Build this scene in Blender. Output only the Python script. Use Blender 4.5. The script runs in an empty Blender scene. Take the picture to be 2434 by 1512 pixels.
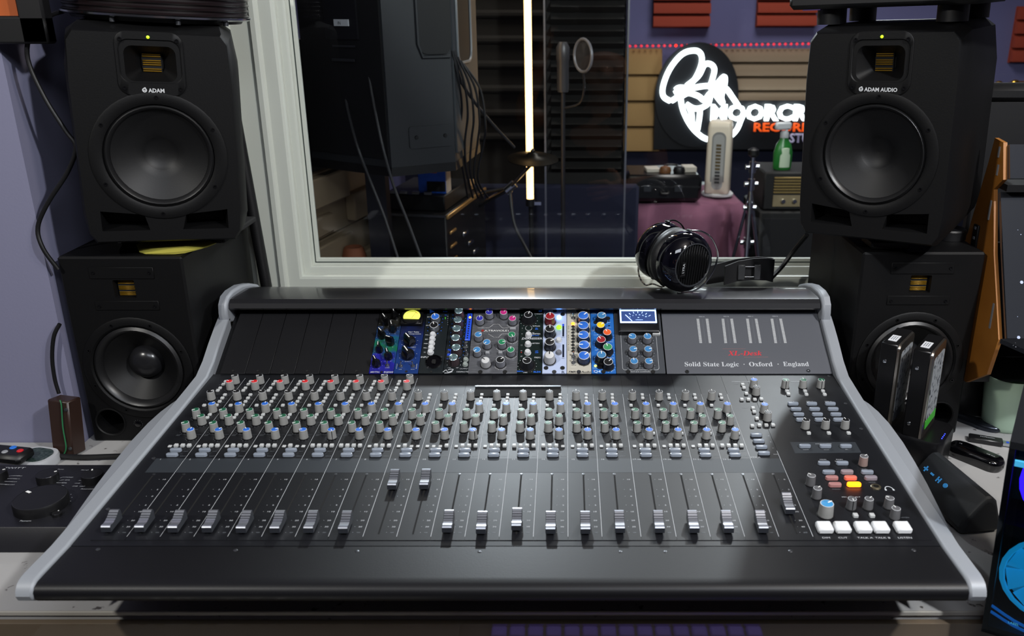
import bpy, bmesh, math, random
from mathutils import Matrix, Vector, Euler
R = math.radians
random.seed(7)
C = bpy.context.scene.collection
SC = bpy.context.scene

# ------------------------------------------------------------------ camera, light, exposure
H = 1.37                      # eye height above the floor
FPX, CXP, CYP, PITCH = 2050.0, 1345.0, 756.0, R(19.75)
cam = bpy.data.cameras.new('camera'); camo = bpy.data.objects.new('camera', cam); C.objects.link(camo)
camo.location = (0, 0, H); camo.rotation_euler = (R(90) - PITCH, 0, 0)
cam.sensor_width = 36.0; cam.lens = FPX / 2434 * 36.0; cam.shift_x = -(CXP - 1217) / 2434
cam.clip_start = 0.02; cam.clip_end = 50
cam.dof.use_dof = True; cam.dof.focus_distance = 1.30; cam.dof.aperture_fstop = 7.0
SC.camera = camo
SC.view_settings.view_transform = 'Standard'; SC.view_settings.look = 'None'
SC.view_settings.gamma = 1.0; SC.view_settings.exposure = 0.0; SC.view_settings.use_curve_mapping = False
w = bpy.data.worlds.new('world'); SC.world = w; w.use_nodes = True
w.node_tree.nodes['Background'].inputs[0].default_value = (0.30, 0.33, 0.42, 1)
w.node_tree.nodes['Background'].inputs[1].default_value = 0.02

def light(kind, name, loc, target, energy, col=(1, 1, 1), size=0.1, size_y=None, cone=60, blend=0.3):
    d = bpy.data.lights.new(name, kind); d.energy = energy; d.color = col
    if kind == 'AREA':
        d.size = size
        if size_y: d.shape = 'RECTANGLE'; d.size_y = size_y
    else:
        d.shadow_soft_size = size
    if kind == 'SPOT': d.spot_size = R(cone); d.spot_blend = blend
    o = bpy.data.objects.new(name, d); C.objects.link(o); o.location = loc
    v = Vector(target) - Vector(loc)
    o.rotation_euler = v.to_track_quat('-Z', 'Y').to_euler()
    return o
light('SPOT', 'live_room_spot', (-0.20, 2.80, 1.88), (-0.02, 1.1, 0.8), 70, (0.86, 0.92, 1.0), 0.03, cone=56, blend=0.5)
light('SPOT', 'live_room_spot_right', (0.78, 2.60, 2.05), (0.0, 1.15, 0.8), 46, (0.88, 0.93, 1.0), 0.035, cone=60, blend=0.5)
light('AREA', 'live_room_fill_left', (-0.95, 2.75, 2.4), (-0.6, 2.3, 0.7), 9, (1.0, 0.92, 0.82), 0.4, 0.4)  # added fill to brighten the sand foam panels, not a real fixture
light('SPOT', 'control_room_spot_left', (-1.25, -0.25, 2.35), (-0.3, 1.6, 0.9), 78, (1.0, 0.98, 0.93), 0.05, cone=75, blend=0.5)
light('SPOT', 'control_room_spot_right', (1.15, -0.1, 2.35), (0.2, 1.2, 0.8), 130, (0.93, 0.96, 1.0), 0.05, cone=80, blend=0.5)
light('AREA', 'control_room_ceiling', (0.2, -0.5, 2.42), (0.1, 1.0, 0.7), 12, (0.85, 0.9, 1.0), 1.0, 0.5)
light('POINT', 'control_room_fill', (0.95, 0.35, 2.25), (0, 1, 0), 34, (1.0, 0.9, 0.78), 0.10)  # added fill for the seated person, table and cheeks, no real lamp here
light('AREA', 'live_room_ceiling', (0.8, 3.1, 2.55), (0.8, 3.3, 0.7), 20, (1.0, 0.95, 0.92), 0.8, 0.6)

# ------------------------------------------------------------------ pixel of the photo -> point of the place
def ray(px, py):
    a, b = (px - CXP) / FPX, (py - CYP) / FPX
    return Vector((a, math.cos(PITCH) - b * math.sin(PITCH), -math.sin(PITCH) - b * math.cos(PITCH)))
def at_y(px, py, Y):
    d = ray(px, py); return Vector((0, 0, H)) + d * (Y / d.y)
def at_z(px, py, z):
    d = ray(px, py); return Vector((0, 0, H)) + d * ((z - H) / d.z)
def on_plane(px, py, M):
    Mi = M.inverted(); o = Mi @ Vector((0, 0, H)); d = Mi.to_3x3() @ ray(px, py)
    p = o + d * (-o.z / d.z); return p.x, p.y

# ------------------------------------------------------------------ materials
def lin(h):
    if not isinstance(h, str): return tuple(h)
    v = [int(h[i:i + 2], 16) / 255 for i in (0, 2, 4)]
    return tuple(x / 12.92 if x <= 0.04045 else ((x + 0.055) / 1.055) ** 2.4 for x in v)
MATS = {}
def mat(name, col='808080', rough=0.5, metal=0.0, emit=None, es=0.0, noise=None, bump=None, spec=0.5, coat=0.0, trans=0.0):
    if name in MATS: return MATS[name]
    m = bpy.data.materials.new(name); m.use_nodes = True; nt = m.node_tree; b = nt.nodes['Principled BSDF']
    b.inputs['Base Color'].default_value = (*lin(col), 1); b.inputs['Roughness'].default_value = rough
    b.inputs['Metallic'].default_value = metal; b.inputs['Specular IOR Level'].default_value = spec
    b.inputs['Coat Weight'].default_value = coat; b.inputs['Transmission Weight'].default_value = trans
    if emit is not None:
        b.inputs['Emission Color'].default_value = (*lin(emit), 1); b.inputs['Emission Strength'].default_value = es
    if noise or bump:
        tc = nt.nodes.new('ShaderNodeTexCoord')
    if noise:          # (scale, second colour, low, high)
        n = nt.nodes.new('ShaderNodeTexNoise'); n.inputs['Scale'].default_value = noise[0]; n.inputs['Detail'].default_value = 5
        r = nt.nodes.new('ShaderNodeValToRGB'); r.color_ramp.elements[0].position = noise[2]; r.color_ramp.elements[1].position = noise[3]
        r.color_ramp.elements[0].color = (*lin(col), 1); r.color_ramp.elements[1].color = (*lin(noise[1]), 1)
        nt.links.new(tc.outputs['Object'], n.inputs['Vector']); nt.links.new(n.outputs['Fac'], r.inputs['Fac'])
        nt.links.new(r.outputs['Color'], b.inputs['Base Color'])
    if bump:           # (scale, strength)
        n2 = nt.nodes.new('ShaderNodeTexNoise'); n2.inputs['Scale'].default_value = bump[0]; n2.inputs['Detail'].default_value = 3
        bp = nt.nodes.new('ShaderNodeBump'); bp.inputs['Strength'].default_value = bump[1]; bp.inputs['Distance'].default_value = 0.001
        nt.links.new(tc.outputs['Object'], n2.inputs['Vector']); nt.links.new(n2.outputs['Fac'], bp.inputs['Height'])
        nt.links.new(bp.outputs['Normal'], b.inputs['Normal'])
    MATS[name] = m; return m

def glass_mat(name, tint=(1, 1, 1), ior=1.45, extra=0.0):
    m = bpy.data.materials.new(name); m.use_nodes = True; nt = m.node_tree; nt.nodes.clear()
    out = nt.nodes.new('ShaderNodeOutputMaterial'); mix = nt.nodes.new('ShaderNodeMixShader')
    t = nt.nodes.new('ShaderNodeBsdfTransparent'); t.inputs[0].default_value = (*tint, 1)
    g = nt.nodes.new('ShaderNodeBsdfGlossy'); g.inputs['Roughness'].default_value = 0.0
    f = nt.nodes.new('ShaderNodeFresnel'); f.inputs[0].default_value = ior
    nt.links.new(f.outputs[0], mix.inputs[0]); nt.links.new(t.outputs[0], mix.inputs[1]); nt.links.new(g.outputs[0], mix.inputs[2])
    nt.links.new(mix.outputs[0], out.inputs[0]); MATS[name] = m; return m

# ------------------------------------------------------------------ mesh builder
_txt = {}
def text_mesh(s, bold=0.0):
    k = (s, bold)
    if k in _txt: return _txt[k]
    cu = bpy.data.curves.new('t', 'FONT'); cu.body = s; cu.size = 1.0; cu.resolution_u = 2; cu.offset = bold
    o = bpy.data.objects.new('t', cu); C.objects.link(o); bpy.context.view_layer.update()
    me = o.evaluated_get(bpy.context.evaluated_depsgraph_get()).to_mesh()
    vs = [tuple(v.co) for v in me.vertices]; fs = [tuple(p.vertices) for p in me.polygons]
    C.objects.unlink(o); bpy.data.objects.remove(o); bpy.data.curves.remove(cu)
    x0 = min([v[0] for v in vs] or [0]); x1 = max([v[0] for v in vs] or [1])
    _txt[k] = (vs, fs, x0, x1); return _txt[k]

class MB:
    def __init__(s, M=None): s.v, s.f, s.mi, s.mats, s.M = [], [], [], [], M or Matrix()
    def _m(s, m):
        if m not in s.mats: s.mats.append(m)
        return s.mats.index(m)
    def add(s, vs, fs, m, M=None):
        T = s.M @ M if M is not None else s.M; b = len(s.v); k = s._m(m)
        s.v += [T @ Vector(v) for v in vs]
        s.f += [tuple(i + b for i in f) for f in fs]; s.mi += [k] * len(fs); return s
    def box(s, c, d, m, M=None, bev=0.0):
        x, y, z = [q / 2 for q in d]; cx, cy, cz = c
        if bev <= 0:
            vs = [(cx + i * x, cy + j * y, cz + k * z) for i in (-1, 1) for j in (-1, 1) for k in (-1, 1)]
            return s.add(vs, [(0, 1, 3, 2), (4, 6, 7, 5), (0, 4, 5, 1), (2, 3, 7, 6), (0, 2, 6, 4), (1, 5, 7, 3)], m, M)
        b = min(bev, x * .98, y * .98, z * .98); vs = []; idx = {}
        for i in (-1, 1):
            for j in (-1, 1):
                for k in (-1, 1):
                    for ax in range(3):
                        p = [i * x, j * y, k * z]; q = [i * (x - b), j * (y - b), k * (z - b)]
                        q[ax] = p[ax]; idx[(i, j, k, ax)] = len(vs); vs.append((cx + q[0], cy + q[1], cz + q[2]))
        fs = []
        for i in (-1, 1):
            fs.append([idx[(i, j, k, 0)] for j, k in ((-1, -1), (1, -1), (1, 1), (-1, 1))][::i])
            fs.append([idx[(j, i, k, 1)] for j, k in ((-1, -1), (-1, 1), (1, 1), (1, -1))][::i])
            fs.append([idx[(j, k, i, 2)] for j, k in ((-1, -1), (1, -1), (1, 1), (-1, 1))][::i])
        for i in (-1, 1):
            for j in (-1, 1):
                fs.append([idx[(i, j, -1, 0)], idx[(i, j, 1, 0)], idx[(i, j, 1, 1)], idx[(i, j, -1, 1)]][::-i * j])
                fs.append([idx[(i, -1, j, 0)], idx[(i, 1, j, 0)], idx[(i, 1, j, 2)], idx[(i, -1, j, 2)]][::i * j])
                fs.append([idx[(-1, i, j, 1)], idx[(1, i, j, 1)], idx[(1, i, j, 2)], idx[(-1, i, j, 2)]][::-i * j])
        for i in (-1, 1):
            for j in (-1, 1):
                for k in (-1, 1): fs.append([idx[(i, j, k, a)] for a in range(3)][::i * j * k])
        return s.add(vs, fs, m, M)
    def prism(s, poly, z0, z1, m, M=None, m2=None):      # outline in xy, pushed along z
        n = len(poly); vs = [(x, y, z0) for x, y in poly] + [(x, y, z1) for x, y in poly]
        a = sum(poly[i][0] * poly[(i + 1) % n][1] - poly[(i + 1) % n][0] * poly[i][1] for i in range(n))
        fl = a > 0
        side = [(i, (i + 1) % n, n + (i + 1) % n, n + i) if fl else (i, n + i, n + (i + 1) % n, (i + 1) % n) for i in range(n)]
        top = tuple(range(n, 2 * n)); bot = tuple(range(n))[::-1]
        s.add(vs, side + ([bot] if fl else [bot[::-1]]), m, M)
        return s.add(vs, [top if fl else top[::-1]], m2 or m, M)
    def loft(s, rings, m, M=None, cap0=True, cap1=True, closed=False):
        n = len(rings[0]); vs = [p for r in rings for p in r]; fs = []
        K = len(rings)
        for k in range(K if closed else K - 1):
            a, b = k * n, ((k + 1) % K) * n
            fs += [(a + i, a + (i + 1) % n, b + (i + 1) % n, b + i) for i in range(n)]
        if cap0 and not closed: fs.append(tuple(range(n))[::-1])
        if cap1 and not closed: fs.append(tuple(range((K - 1) * n, K * n)))
        return s.add(vs, fs, m, M)
    def lathe(s, prof, m, M=None, n=24, cap0=True, cap1=True, sx=1, sy=1):
        return s.loft([[(r * sx * math.cos(2 * math.pi * i / n), r * sy * math.sin(2 * math.pi * i / n), z) for i in range(n)] for r, z in prof], m, M, cap0, cap1)
    def cyl(s, p0, p1, r, m, r1=None, n=12, M=None):
        p0, p1 = Vector(p0), Vector(p1); q = (p1 - p0).to_track_quat('Z', 'Y').to_matrix().to_4x4(); q.translation = p0
        L = (p1 - p0).length; T = (M @ q) if M is not None else q
        return s.lathe([(r, 0), (r if r1 is None else r1, L)], m, T, n)
    def tube(s, pts, r, m, n=8, M=None, closed=False, smooth=4):
        P = [Vector(p) for p in pts]
        if smooth > 1 and len(P) > 2:
            Q = []; K = len(P)
            for i in range(K if closed else K - 1):
                if closed: a, b, c, d = P[(i - 1) % K], P[i], P[(i + 1) % K], P[(i + 2) % K]
                else: a, b, c, d = P[max(i - 1, 0)], P[i], P[i + 1], P[min(i + 2, K - 1)]
                for j in range(smooth):
                    t = j / smooth
                    Q.append(0.5 * ((2 * b) + (c - a) * t + (2 * a - 5 * b + 4 * c - d) * t * t + (3 * b - a - 3 * c + d) * t ** 3))
            if not closed: Q.append(P[-1])
            P = Q
        rings = []; up = None; K = len(P)
        for i, p in enumerate(P):
            if closed: t = P[(i + 1) % K] - P[(i - 1) % K]
            else: t = P[min(i + 1, K - 1)] - P[max(i - 1, 0)]
            t.normalize()
            if up is None: up = Vector((0, 0, 1)) if abs(t.z) < .9 else Vector((1, 0, 0))
            a = t.cross(up); a.normalize(); b = a.cross(t); b.normalize(); up = b
            rr = r(i / max(K - 1, 1)) if callable(r) else r
            rings.append([tuple(p + (a * math.cos(2 * math.pi * k / n) + b * math.sin(2 * math.pi * k / n)) * rr) for k in range(n)])
        return s.loft(rings, m, M, closed=closed)
    def text(s, t, x, y, size, m, M=None, z=0.0003, al='c', xs=1.0, shear=0.0, bold=0.0, rot=0.0):
        vs, fs, x0, x1 = text_mesh(t, bold); off = {'c': (x0 + x1) / 2, 'l': x0, 'r': x1}[al]
        cr, sr = math.cos(rot), math.sin(rot); o = []
        for a, b, _ in vs:
            p = ((a - off) * xs + b * shear) * size; q = b * size
            o.append((x + p * cr - q * sr, y + p * sr + q * cr, z))
        return s.add(o, fs, m, M)
    def quad(s, x0, y0, x1, y1, z, m, M=None): return s.add([(x0, y0, z), (x1, y0, z), (x1, y1, z), (x0, y1, z)], [(0, 1, 2, 3)], m, M)
    def line(s, x0, y0, x1, y1, wd, m, M=None, z=0.0003):
        d = Vector((x1 - x0, y1 - y0)); d.normalize(); nx, ny = -d.y * wd / 2, d.x * wd / 2
        return s.add([(x0 - nx, y0 - ny, z), (x1 - nx, y1 - ny, z), (x1 + nx, y1 + ny, z), (x0 + nx, y0 + ny, z)], [(0, 1, 2, 3)], m, M)
    def mesh(s, name='mesh', ang=38):
        me = bpy.data.meshes.new(name); me.from_pydata([tuple(v) for v in s.v], [], s.f)
        for m in s.mats: me.materials.append(m)
        me.polygons.foreach_set('material_index', s.mi); me.update(); me.shade_smooth(); me.set_sharp_from_angle(angle=R(ang))
        return me
    def build(s, name, parent=None, M=None, ang=38, **kw):
        return put(name, s.mesh(name, ang), parent, M, **kw)

def put(name, me, parent=None, M=None, label=None, cat=None, group=None, kind=None):
    o = bpy.data.objects.new(name, me); C.objects.link(o)
    if parent is not None: o.parent = parent
    if M is not None: o.matrix_basis = M
    tag(o, label, cat, group, kind); return o
def tag(o, label=None, cat=None, group=None, kind=None):
    if label: o['label'] = label
    if cat: o['category'] = cat
    if group: o['group'] = group
    if kind: o['kind'] = kind
    return o
def thing(name, label, cat, M=None, group=None):
    return put(name, None, None, M if M is not None else Matrix(), label, cat, group)
def T(x=0, y=0, z=0): return Matrix.Translation((x, y, z))
def RX(a): return Matrix.Rotation(R(a), 4, 'X')
def RY(a): return Matrix.Rotation(R(a), 4, 'Y')
def RZ(a): return Matrix.Rotation(R(a), 4, 'Z')
def S(x, y, z): return Matrix.Diagonal((x, y, z, 1))
def rrect(wd, hg, r, n=5, cx=0, cy=0):
    o = []
    for sx, sy, a0 in ((1, 1, 0), (-1, 1, 90), (-1, -1, 180), (1, -1, 270)):
        for i in range(n + 1):
            a = R(a0 + 90 * i / n); o.append((cx + sx * (wd / 2 - r) + r * math.cos(a), cy + sy * (hg / 2 - r) + r * math.sin(a)))
    return o
def modify(o, kind, **kw):
    m = o.modifiers.new(kind.lower(), kind)
    for k, v in kw.items(): setattr(m, k, v)
    return m
def cut(o, cutters):          # subtract closed shapes from a mesh, for recesses
    for mb in cutters:
        c = put('cutter', mb.mesh()); bmx = bmesh.new(); bmx.from_mesh(c.data); bmesh.ops.recalc_face_normals(bmx, faces=bmx.faces); bmx.to_mesh(c.data); bmx.free(); m = o.modifiers.new('b', 'BOOLEAN'); m.operation = 'DIFFERENCE'; m.object = c; m.solver = 'EXACT'
        bpy.context.view_layer.update()
        c.parent = o.parent; bpy.context.view_layer.update()
        me = bpy.data.meshes.new_from_object(o.evaluated_get(bpy.context.evaluated_depsgraph_get()))
        o.modifiers.clear(); o.data = me; bpy.data.objects.remove(c)
    o.data.shade_smooth(); o.data.set_sharp_from_angle(angle=R(35))

BLK = mat('black_plastic', '0c0c0e', 0.45, bump=(900, .05)); GLB = mat('gloss_black', '050507', 0.08, coat=.5)
WHT = mat('white_print', 'b9bcc0', 0.6); DIMW = mat('grey_print', '6d7278', 0.6); CHR = mat('chrome', 'c8ccd2', 0.18, 1.0)
STEEL = mat('screw_steel', '6a6c70', 0.35, 0.9); VOID = mat('dark_recess', '020203', 0.9)
# ------------------------------------------------------------------ the setting
PURP = mat('lilac_wall_paint', '77778f', 0.75, bump=(220, .15)); CEIL = mat('ceiling_paint', '8a8a90', 0.9)
FLR = mat('floor_vinyl', '2c2a2a', 0.6); FRAME = mat('white_gloss_paint', 'c4c8be', 0.38, bump=(120, .08))
GX0, GX1, GZ0, GZ1, GY = -0.473, 1.75, 0.9185, 1.95, 1.60
def wall(name, c, d, m=PURP):
    b = MB(); b.box(c, d, m); return b.build(name, kind='structure')
wall('floor', (0.3, 1.6, -0.03), (5.0, 6.4, 0.06), FLR); wall('ceiling', (0.3, 1.6, 2.68), (5.0, 6.4, 0.06), CEIL)
# front wall with the window opening (four pieces meeting around it, one mesh)
b = MB(); yy, th = 1.66, 0.12
b.box((-1.36, yy, 1.325), (1.55, th, 2.65), PURP); b.box((2.29, yy, 1.325), (0.86, th, 2.65), PURP)
b.box(((-.585 + 1.86) / 2, yy, 0.4), (2.445, th, 0.80), PURP); b.box(((-.585 + 1.86) / 2, yy, 2.36), (2.445, th, 0.58), PURP)
b.build('wall_front', kind='structure')
wall('wall_pillar', (-1.49, 1.4225, 1.325), (1.42, 0.355, 2.65)); wall('wall_left', (-2.16, 0.2, 1.325), (0.06, 3.6, 2.65))
wall('wall_right', (2.76, 1.6, 1.325), (0.06, 6.4, 2.65)); wall('wall_back', (0.3, -1.6, 1.325), (5.0, 0.06, 2.65), mat('back_wall_paint', '3a3a48', .8))
# moulded frame: one profile swept round the opening with mitred corners
prof = [(0, 1.604), (0, 1.594), (.011, 1.592), (.012, 1.580), (.016, 1.578), (.024, 1.577), (.026, 1.562), (.030, 1.559), (.050, 1.557), (.053, 1.551), (.056, 1.549), (.064, 1.549), (.066, 1.555), (.070, 1.556), (.100, 1.553), (.104, 1.545), (.113, 1.545), (.118, 1.551), (.118, 1.60)]
b = MB(); rings = []
for d, y in prof: rings.append([(GX0 - d, y, GZ0 - d), (GX1 + d, y, GZ0 - d), (GX1 + d, y, GZ1 + d), (GX0 - d, y, GZ1 + d)])
b.loft(rings, FRAME, cap0=False, cap1=False); wf = b.build('window_1', kind='structure', ang=20)
GL = glass_mat('clear_window_glass', (.93, .97, .96), 1.5)
b = MB(); b.add([(GX0 - .01, GY, GZ0 - .01), (GX1 + .01, GY, GZ0 - .01), (GX1 + .01, GY, GZ1 + .01), (GX0 - .01, GY, GZ1 + .01)], [(0, 1, 2, 3)], GL)
b.build('window_glass', wf)
RUB = mat('glazing_gasket', '2a332e', .6)
b = MB(); rings = []
for d, y in [(.0035, 1.5935), (.0075, 1.5925)]: rings.append([(GX0 - d, y, GZ0 - d), (GX1 + d, y, GZ0 - d), (GX1 + d, y, GZ1 + d), (GX0 - d, y, GZ1 + d)])
b.loft(rings, RUB, cap0=False, cap1=False); b.build('window_gasket', wf)
# ------------------------------------------------------------------ studio table
STONE = mat('speckled_worktop', 'a4a3a2', 0.45, noise=(70, '4a4644', .64, .70), bump=(150, .05))
EDGE = mat('worktop_edge_band', 'a8a49c', .35); FASC = mat('taupe_gloss_fascia', '6a5d4e', 0.07, coat=.8)
TZ = 0.71
tb = thing('studio_table', 'wide speckled pale grey worktop table carrying the mixing console and speakers', 'table', T(0, 1.1, 0))
b = MB(T(0, -1.1, 0)); b.prism([(-1.05, .830), (.80, .830), (.80, 1.597), (-.777, 1.597), (-.777, 1.243), (-1.05, 1.243)], TZ - .038, TZ, STONE); b.build('worktop', tb)
b = MB(T(0, -1.1, 0)); b.box((-.125, .8285, TZ - .0025), (1.85, .003, .006), EDGE, bev=.001); b.build('edge_band', tb)
b = MB(T(0, -1.1, 0)); b.box((-.125, .823, TZ - .075), (1.85, .008, .13), FASC); b.build('front_panel', tb)
for sx in (-.72, .74):
    b = MB(T(0, -1.1, 0)); b.box((sx, 1.20, .336), (.04, .70, .672), BLK); b.build('leg', tb)

b = MB(T(0, -1.1, 0)); b.box((-.05, .64, .575), (1.40, .30, .012), BLK); b.box((-.74, .70, .61), (.02, .26, .07), BLK); b.box((.64, .70, .61), (.02, .26, .07), BLK); b.build('keyboard_shelf', tb)
pk = thing('piano_keyboard', 'black piano style keyboard on the shelf below the console, mirrored as pale stripes', 'keyboard', T(-.42, .64, .5815))
b = MB(); b.box((0, .02, .008), (.56, .22, .016), BLK, bev=.002); b.build('case', pk); IV = mat('key_ivory', 'c8c4ba', .35)
for i in range(23):
    b = MB(); b.box((-.253 + i * .023, -.02, .020), (.0215, .13, .010), IV, bev=.001); b.build('white_key', pk)
    if i % 7 not in (2, 6): b = MB(); b.box((-.2415 + i * .023, .008, .0275), (.012, .08, .010), GLB, bev=.001); b.build('black_key', pk)
qk = thing('computer_keyboard', 'computer keyboard with violet and blue lit keys on the shelf below the console', 'keyboard', T(.08, .66, .5815))
b = MB(); b.box((0, 0, .006), (.36, .13, .012), BLK, bev=.002); b.build('case', qk); KV = mat('key_violet', '5848a8', .5, emit='5040c0', es=.35); KY = mat('key_olive', '8c8448', .5, emit='807830', es=.15)
for r0 in range(5):
    for c0 in range(15): b = MB(); b.box((-.168 + c0 * .024, -.05 + r0 * .025, .015), (.020, .020, .008), KV if (r0 > 2 or c0 > 11) else KY, bev=.002); b.build('key', qk)
# ------------------------------------------------------------------ mixing console
PAN = mat('console_panel_paint', '111216', 0.42, bump=(700, .04), spec=.42); BAND = mat('scribble_band', '2a2e33', .5); ARM = mat('armrest_leatherette', '0f0f12', .45, bump=(500, .06), spec=.32)
ALU = mat('anodised_aluminium', '8e9298', 0.50, .1, bump=(600, .03)); KG = mat('knob_grey', '8a8a88', .5); BTN = mat('button_grey', 'b4b6b6', .45); PEARL = mat('clear_illuminated_button', '848c98', .22, coat=.4)
CAPS = {'red': mat('cap_red', 'c81e24', .4), 'black': mat('cap_black', '101012', .4), 'blue': mat('cap_blue', '2a66c4', .4), 'green': mat('cap_green', '1f5a40', .4), 'lblue': mat('cap_light_blue', '3f8cc0', .4),
        'grey': mat('cap_grey', '5a5a5c', .4), 'violet': mat('cap_violet', '30309c', .4), 'pink': mat('cap_pink', 'b82a78', .4), 'mid': mat('cap_mid_blue', '3c7ab0', .4), 'mgreen': mat('cap_mid_green', '1f7a50', .4),
        'white': mat('cap_white', 'c4c4c4', .4), 'yellow': mat('cap_yellow', 'e8c81e', .4), 'orange': mat('cap_orange', 'dc5a28', .4), 'dred': mat('cap_dark_red', '8c1620', .4), 'sgreen': mat('cap_leaf_green', '3a8a58', .4), 'steel': mat('cap_steel_blue', '3c78a8', .4)}
A1 = math.atan(.0588); A2 = R(29)
MP = T(0, .8205, .8159) @ Matrix.Rotation(A1, 4, 'X'); MR = T(0, 1.22, .8394) @ Matrix.Rotation(A2, 4, 'X')
VTOP = .4002
LC = Vector((-.066, 1.1, TZ)); con = thing('mixing_console', 'large black mixing console with silver end cheeks, knobs and faders, on the worktop', 'mixing console', T(*LC))
TC = T(*-LC); MPl = TC @ MP; MRl = TC @ MR
XI0, XI1 = -.543, .411           # inner faces of the end cheeks
def yz(poly, x0, x1, m, b, M=None):   # outline in (y,z) pushed along x
    Mx = Matrix(((0, 0, 1, 0), (1, 0, 0, 0), (0, 1, 0, 0), (0, 0, 0, 1)))
    b.prism(poly, x0, x1, m, (M @ Mx) if M is not None else Mx)
pl = lambda Y: .8159 + (Y - .8205) * .0588
rk = lambda t: (1.22 + t * math.cos(A2), .8394 + t * math.sin(A2))
# chassis below the panels
b = MB(TC); yz([(.80, pl(.80) - .004), (.80, .79), (.86, .782), (.90, TZ + .0005), (1.44, TZ + .0005), (1.455, .89), (1.36, .905), (rk(.13)[0] + .004, rk(.13)[1] - .006), (1.223, .834), (1.2, pl(1.2) - .004)], XI0, XI1, BLK, b)
b.build('chassis', con)
# armrest
b = MB(TC); arm = [(.805, .8148), (.75, .8156), (.742, .8155), (.736, .8135), (.7325, .809), (.7325, .802), (.736, .797), (.744, .794), (.80, .790), (.805, .792)]
yz(arm, XI0, XI1, ARM, b); b.build('armrest', con)
# base panel (under the channel strips) and meter visor
b = MB(TC); yz([(.806, pl(.806)), (1.221, pl(1.221)), (1.221, pl(1.221) - .004), (.806, pl(.806) - .004)], XI0, XI1, PAN, b)
for px, py in [(233, 1307), (560, 1309), (849, 1312), (1140, 1313), (1475, 1313), (1582, 1313), (1879, 1311), (2172, 1309), (253, 1211), (2115, 895), (2020, 1212), (2138, 1020), (2080, 960), (365, 1090)]:
    x, y = on_plane(px, py, MP); x = max(XI0 + .008, min(XI1 - .008, x))
    b.lathe([(.0024, 0), (.0024, .0008), (.0017, .0012)], STEEL, MP @ T(x, y, 0), 10)
b.build('control_panel', con)
VIS = mat('visor_satin_black', '1c1c1f', .32, coat=.35)
cap = [(1.345, .9085), (1.325, .910), (1.314, .9125), (1.3105, .916), (1.313, .9235), (1.320, .9285), (1.330, .9293), (1.36, .9275), (1.39, .9245), (1.42, .9175), (1.445, .908), (1.460, .9005), (1.464, .888), (1.455, .885)]
b = MB(TC); yz(cap, XI0 + .002, XI1 - .002, VIS, b); b.build('top_visor', con, ang=25)
# silver end cheeks with their outer lobes
def cheek(side):
    xi = XI0 if side < 0 else XI1
    top = [(.7305, .806), (.7325, .812), (.7365, .8165), (.742, .8190), (.750, .8200)] + [(Y, pl(Y) + .0045) for Y in (.80, .9, 1.0, 1.1)] + [(1.16, pl(1.16) + .006), (1.20, .8455), (1.23, .858), (1.26, .876), (1.29, .892), (1.315, .9035)]
    bot = [(1.315, .86), (1.24, .80), (1.1, .765), (.95, .765), (.86, .785), (.80, .790), (.745, .793), (.738, .7955), (.733, .7995)]
    b = MB(TC); yz(top + bot, xi, xi + side * .0175, ALU, b)
    o = b.build('end_cheek', con, ang=30); modify(o, 'BEVEL', width=.003, segments=2, limit_method='ANGLE', angle_limit=R(50))
    b = MB(TC); hd = [(1.305, .893), (1.303, .909), (1.306, .923), (1.318, .9335), (1.34, .9365), (1.38, .9335), (1.42, .924), (1.455, .911), (1.468, .90), (1.466, .88), (1.42, .87), (1.35, .88)]
    yz(hd, xi, xi + side * .0135, ALU, b); o = b.build('cheek_head', con, ang=30); modify(o, 'BEVEL', width=.004, segments=2, limit_method='ANGLE', angle_limit=R(50))
    b = MB(TC); w0 = .0175                                  # lobe: wider low side plate, tapering to the front
    ys = [.80, .84, .88, .93, .98, 1.03, 1.08, 1.11, 1.13, 1.14]; ww = [.001, .005, .010, .016, .020, .0225, .021, .016, .009, .002]
    t0 = [(xi + side * w0, y, pl(y) + .003) for y in ys]; t1 = [(xi + side * (w0 + q), y, pl(y) + .001 - q * .25) for y, q in zip(ys, ww)]
    b0 = [(xi + side * w0, y, .768) for y in ys]; b1 = [(xi + side * (w0 + q), y, .768) for y, q in zip(ys, ww)]
    b.loft([[t0[i], t1[i], b1[i], b0[i]][::side] for i in range(len(ys))], ALU); b.build('cheek_lobe', con)
cheek(-1); cheek(1)
# knob / button / fader meshes
def knob(r0, r1, h, body, capm, ptr, skirt=True, n=28, flute=.03, top_in=.86, key=None, _c={}):
    k = (r0, r1, h, body.name, capm.name, ptr.name, skirt)
    if k in _c: return _c[k]
    b = MB()
    if skirt: b.lathe([(r0 * 1.14, 0), (r0 * 1.14, .0009), (r0 * .9, .0012)], BLK, None, 24)
    z0 = .0012 if skirt else 0
    def ring(r, z, fl): return [(r * (1 - (fl if i % 2 else 0)) * math.cos(2 * math.pi * i / n), r * (1 - (fl if i % 2 else 0)) * math.sin(2 * math.pi * i / n), z) for i in range(n)]
    b.loft([ring(r0, z0, flute), ring(r1, h - .0006, flute), ring(r1 * .96, h, 0)], body, cap0=False, cap1=False)
    b.lathe([(r1 * .96, h), (r1 * top_in, h + .0001)], WHT if capm is not CAPS['white'] else DIMW, None, n, False, False)
    b.lathe([(r1 * top_in, h + .0001), (r1 * top_in * .9, h + .0006)], capm, None, n, False, True)
    b.box((0, r1 * .55, h + .0008), (r1 * .17, r1 * .75, .0005), ptr)
    b.box((0, (r0 + r1) / 2 + .00005, h / 2), (r0 * .12, .0006, h * .96), BLK, RX(-math.degrees(math.atan((r0 - r1) / h))) if False else None)
    _c[k] = b.mesh('rotary_knob'); return _c[k]
PW = mat('pointer_white', 'e8e8e6', .5)
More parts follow.
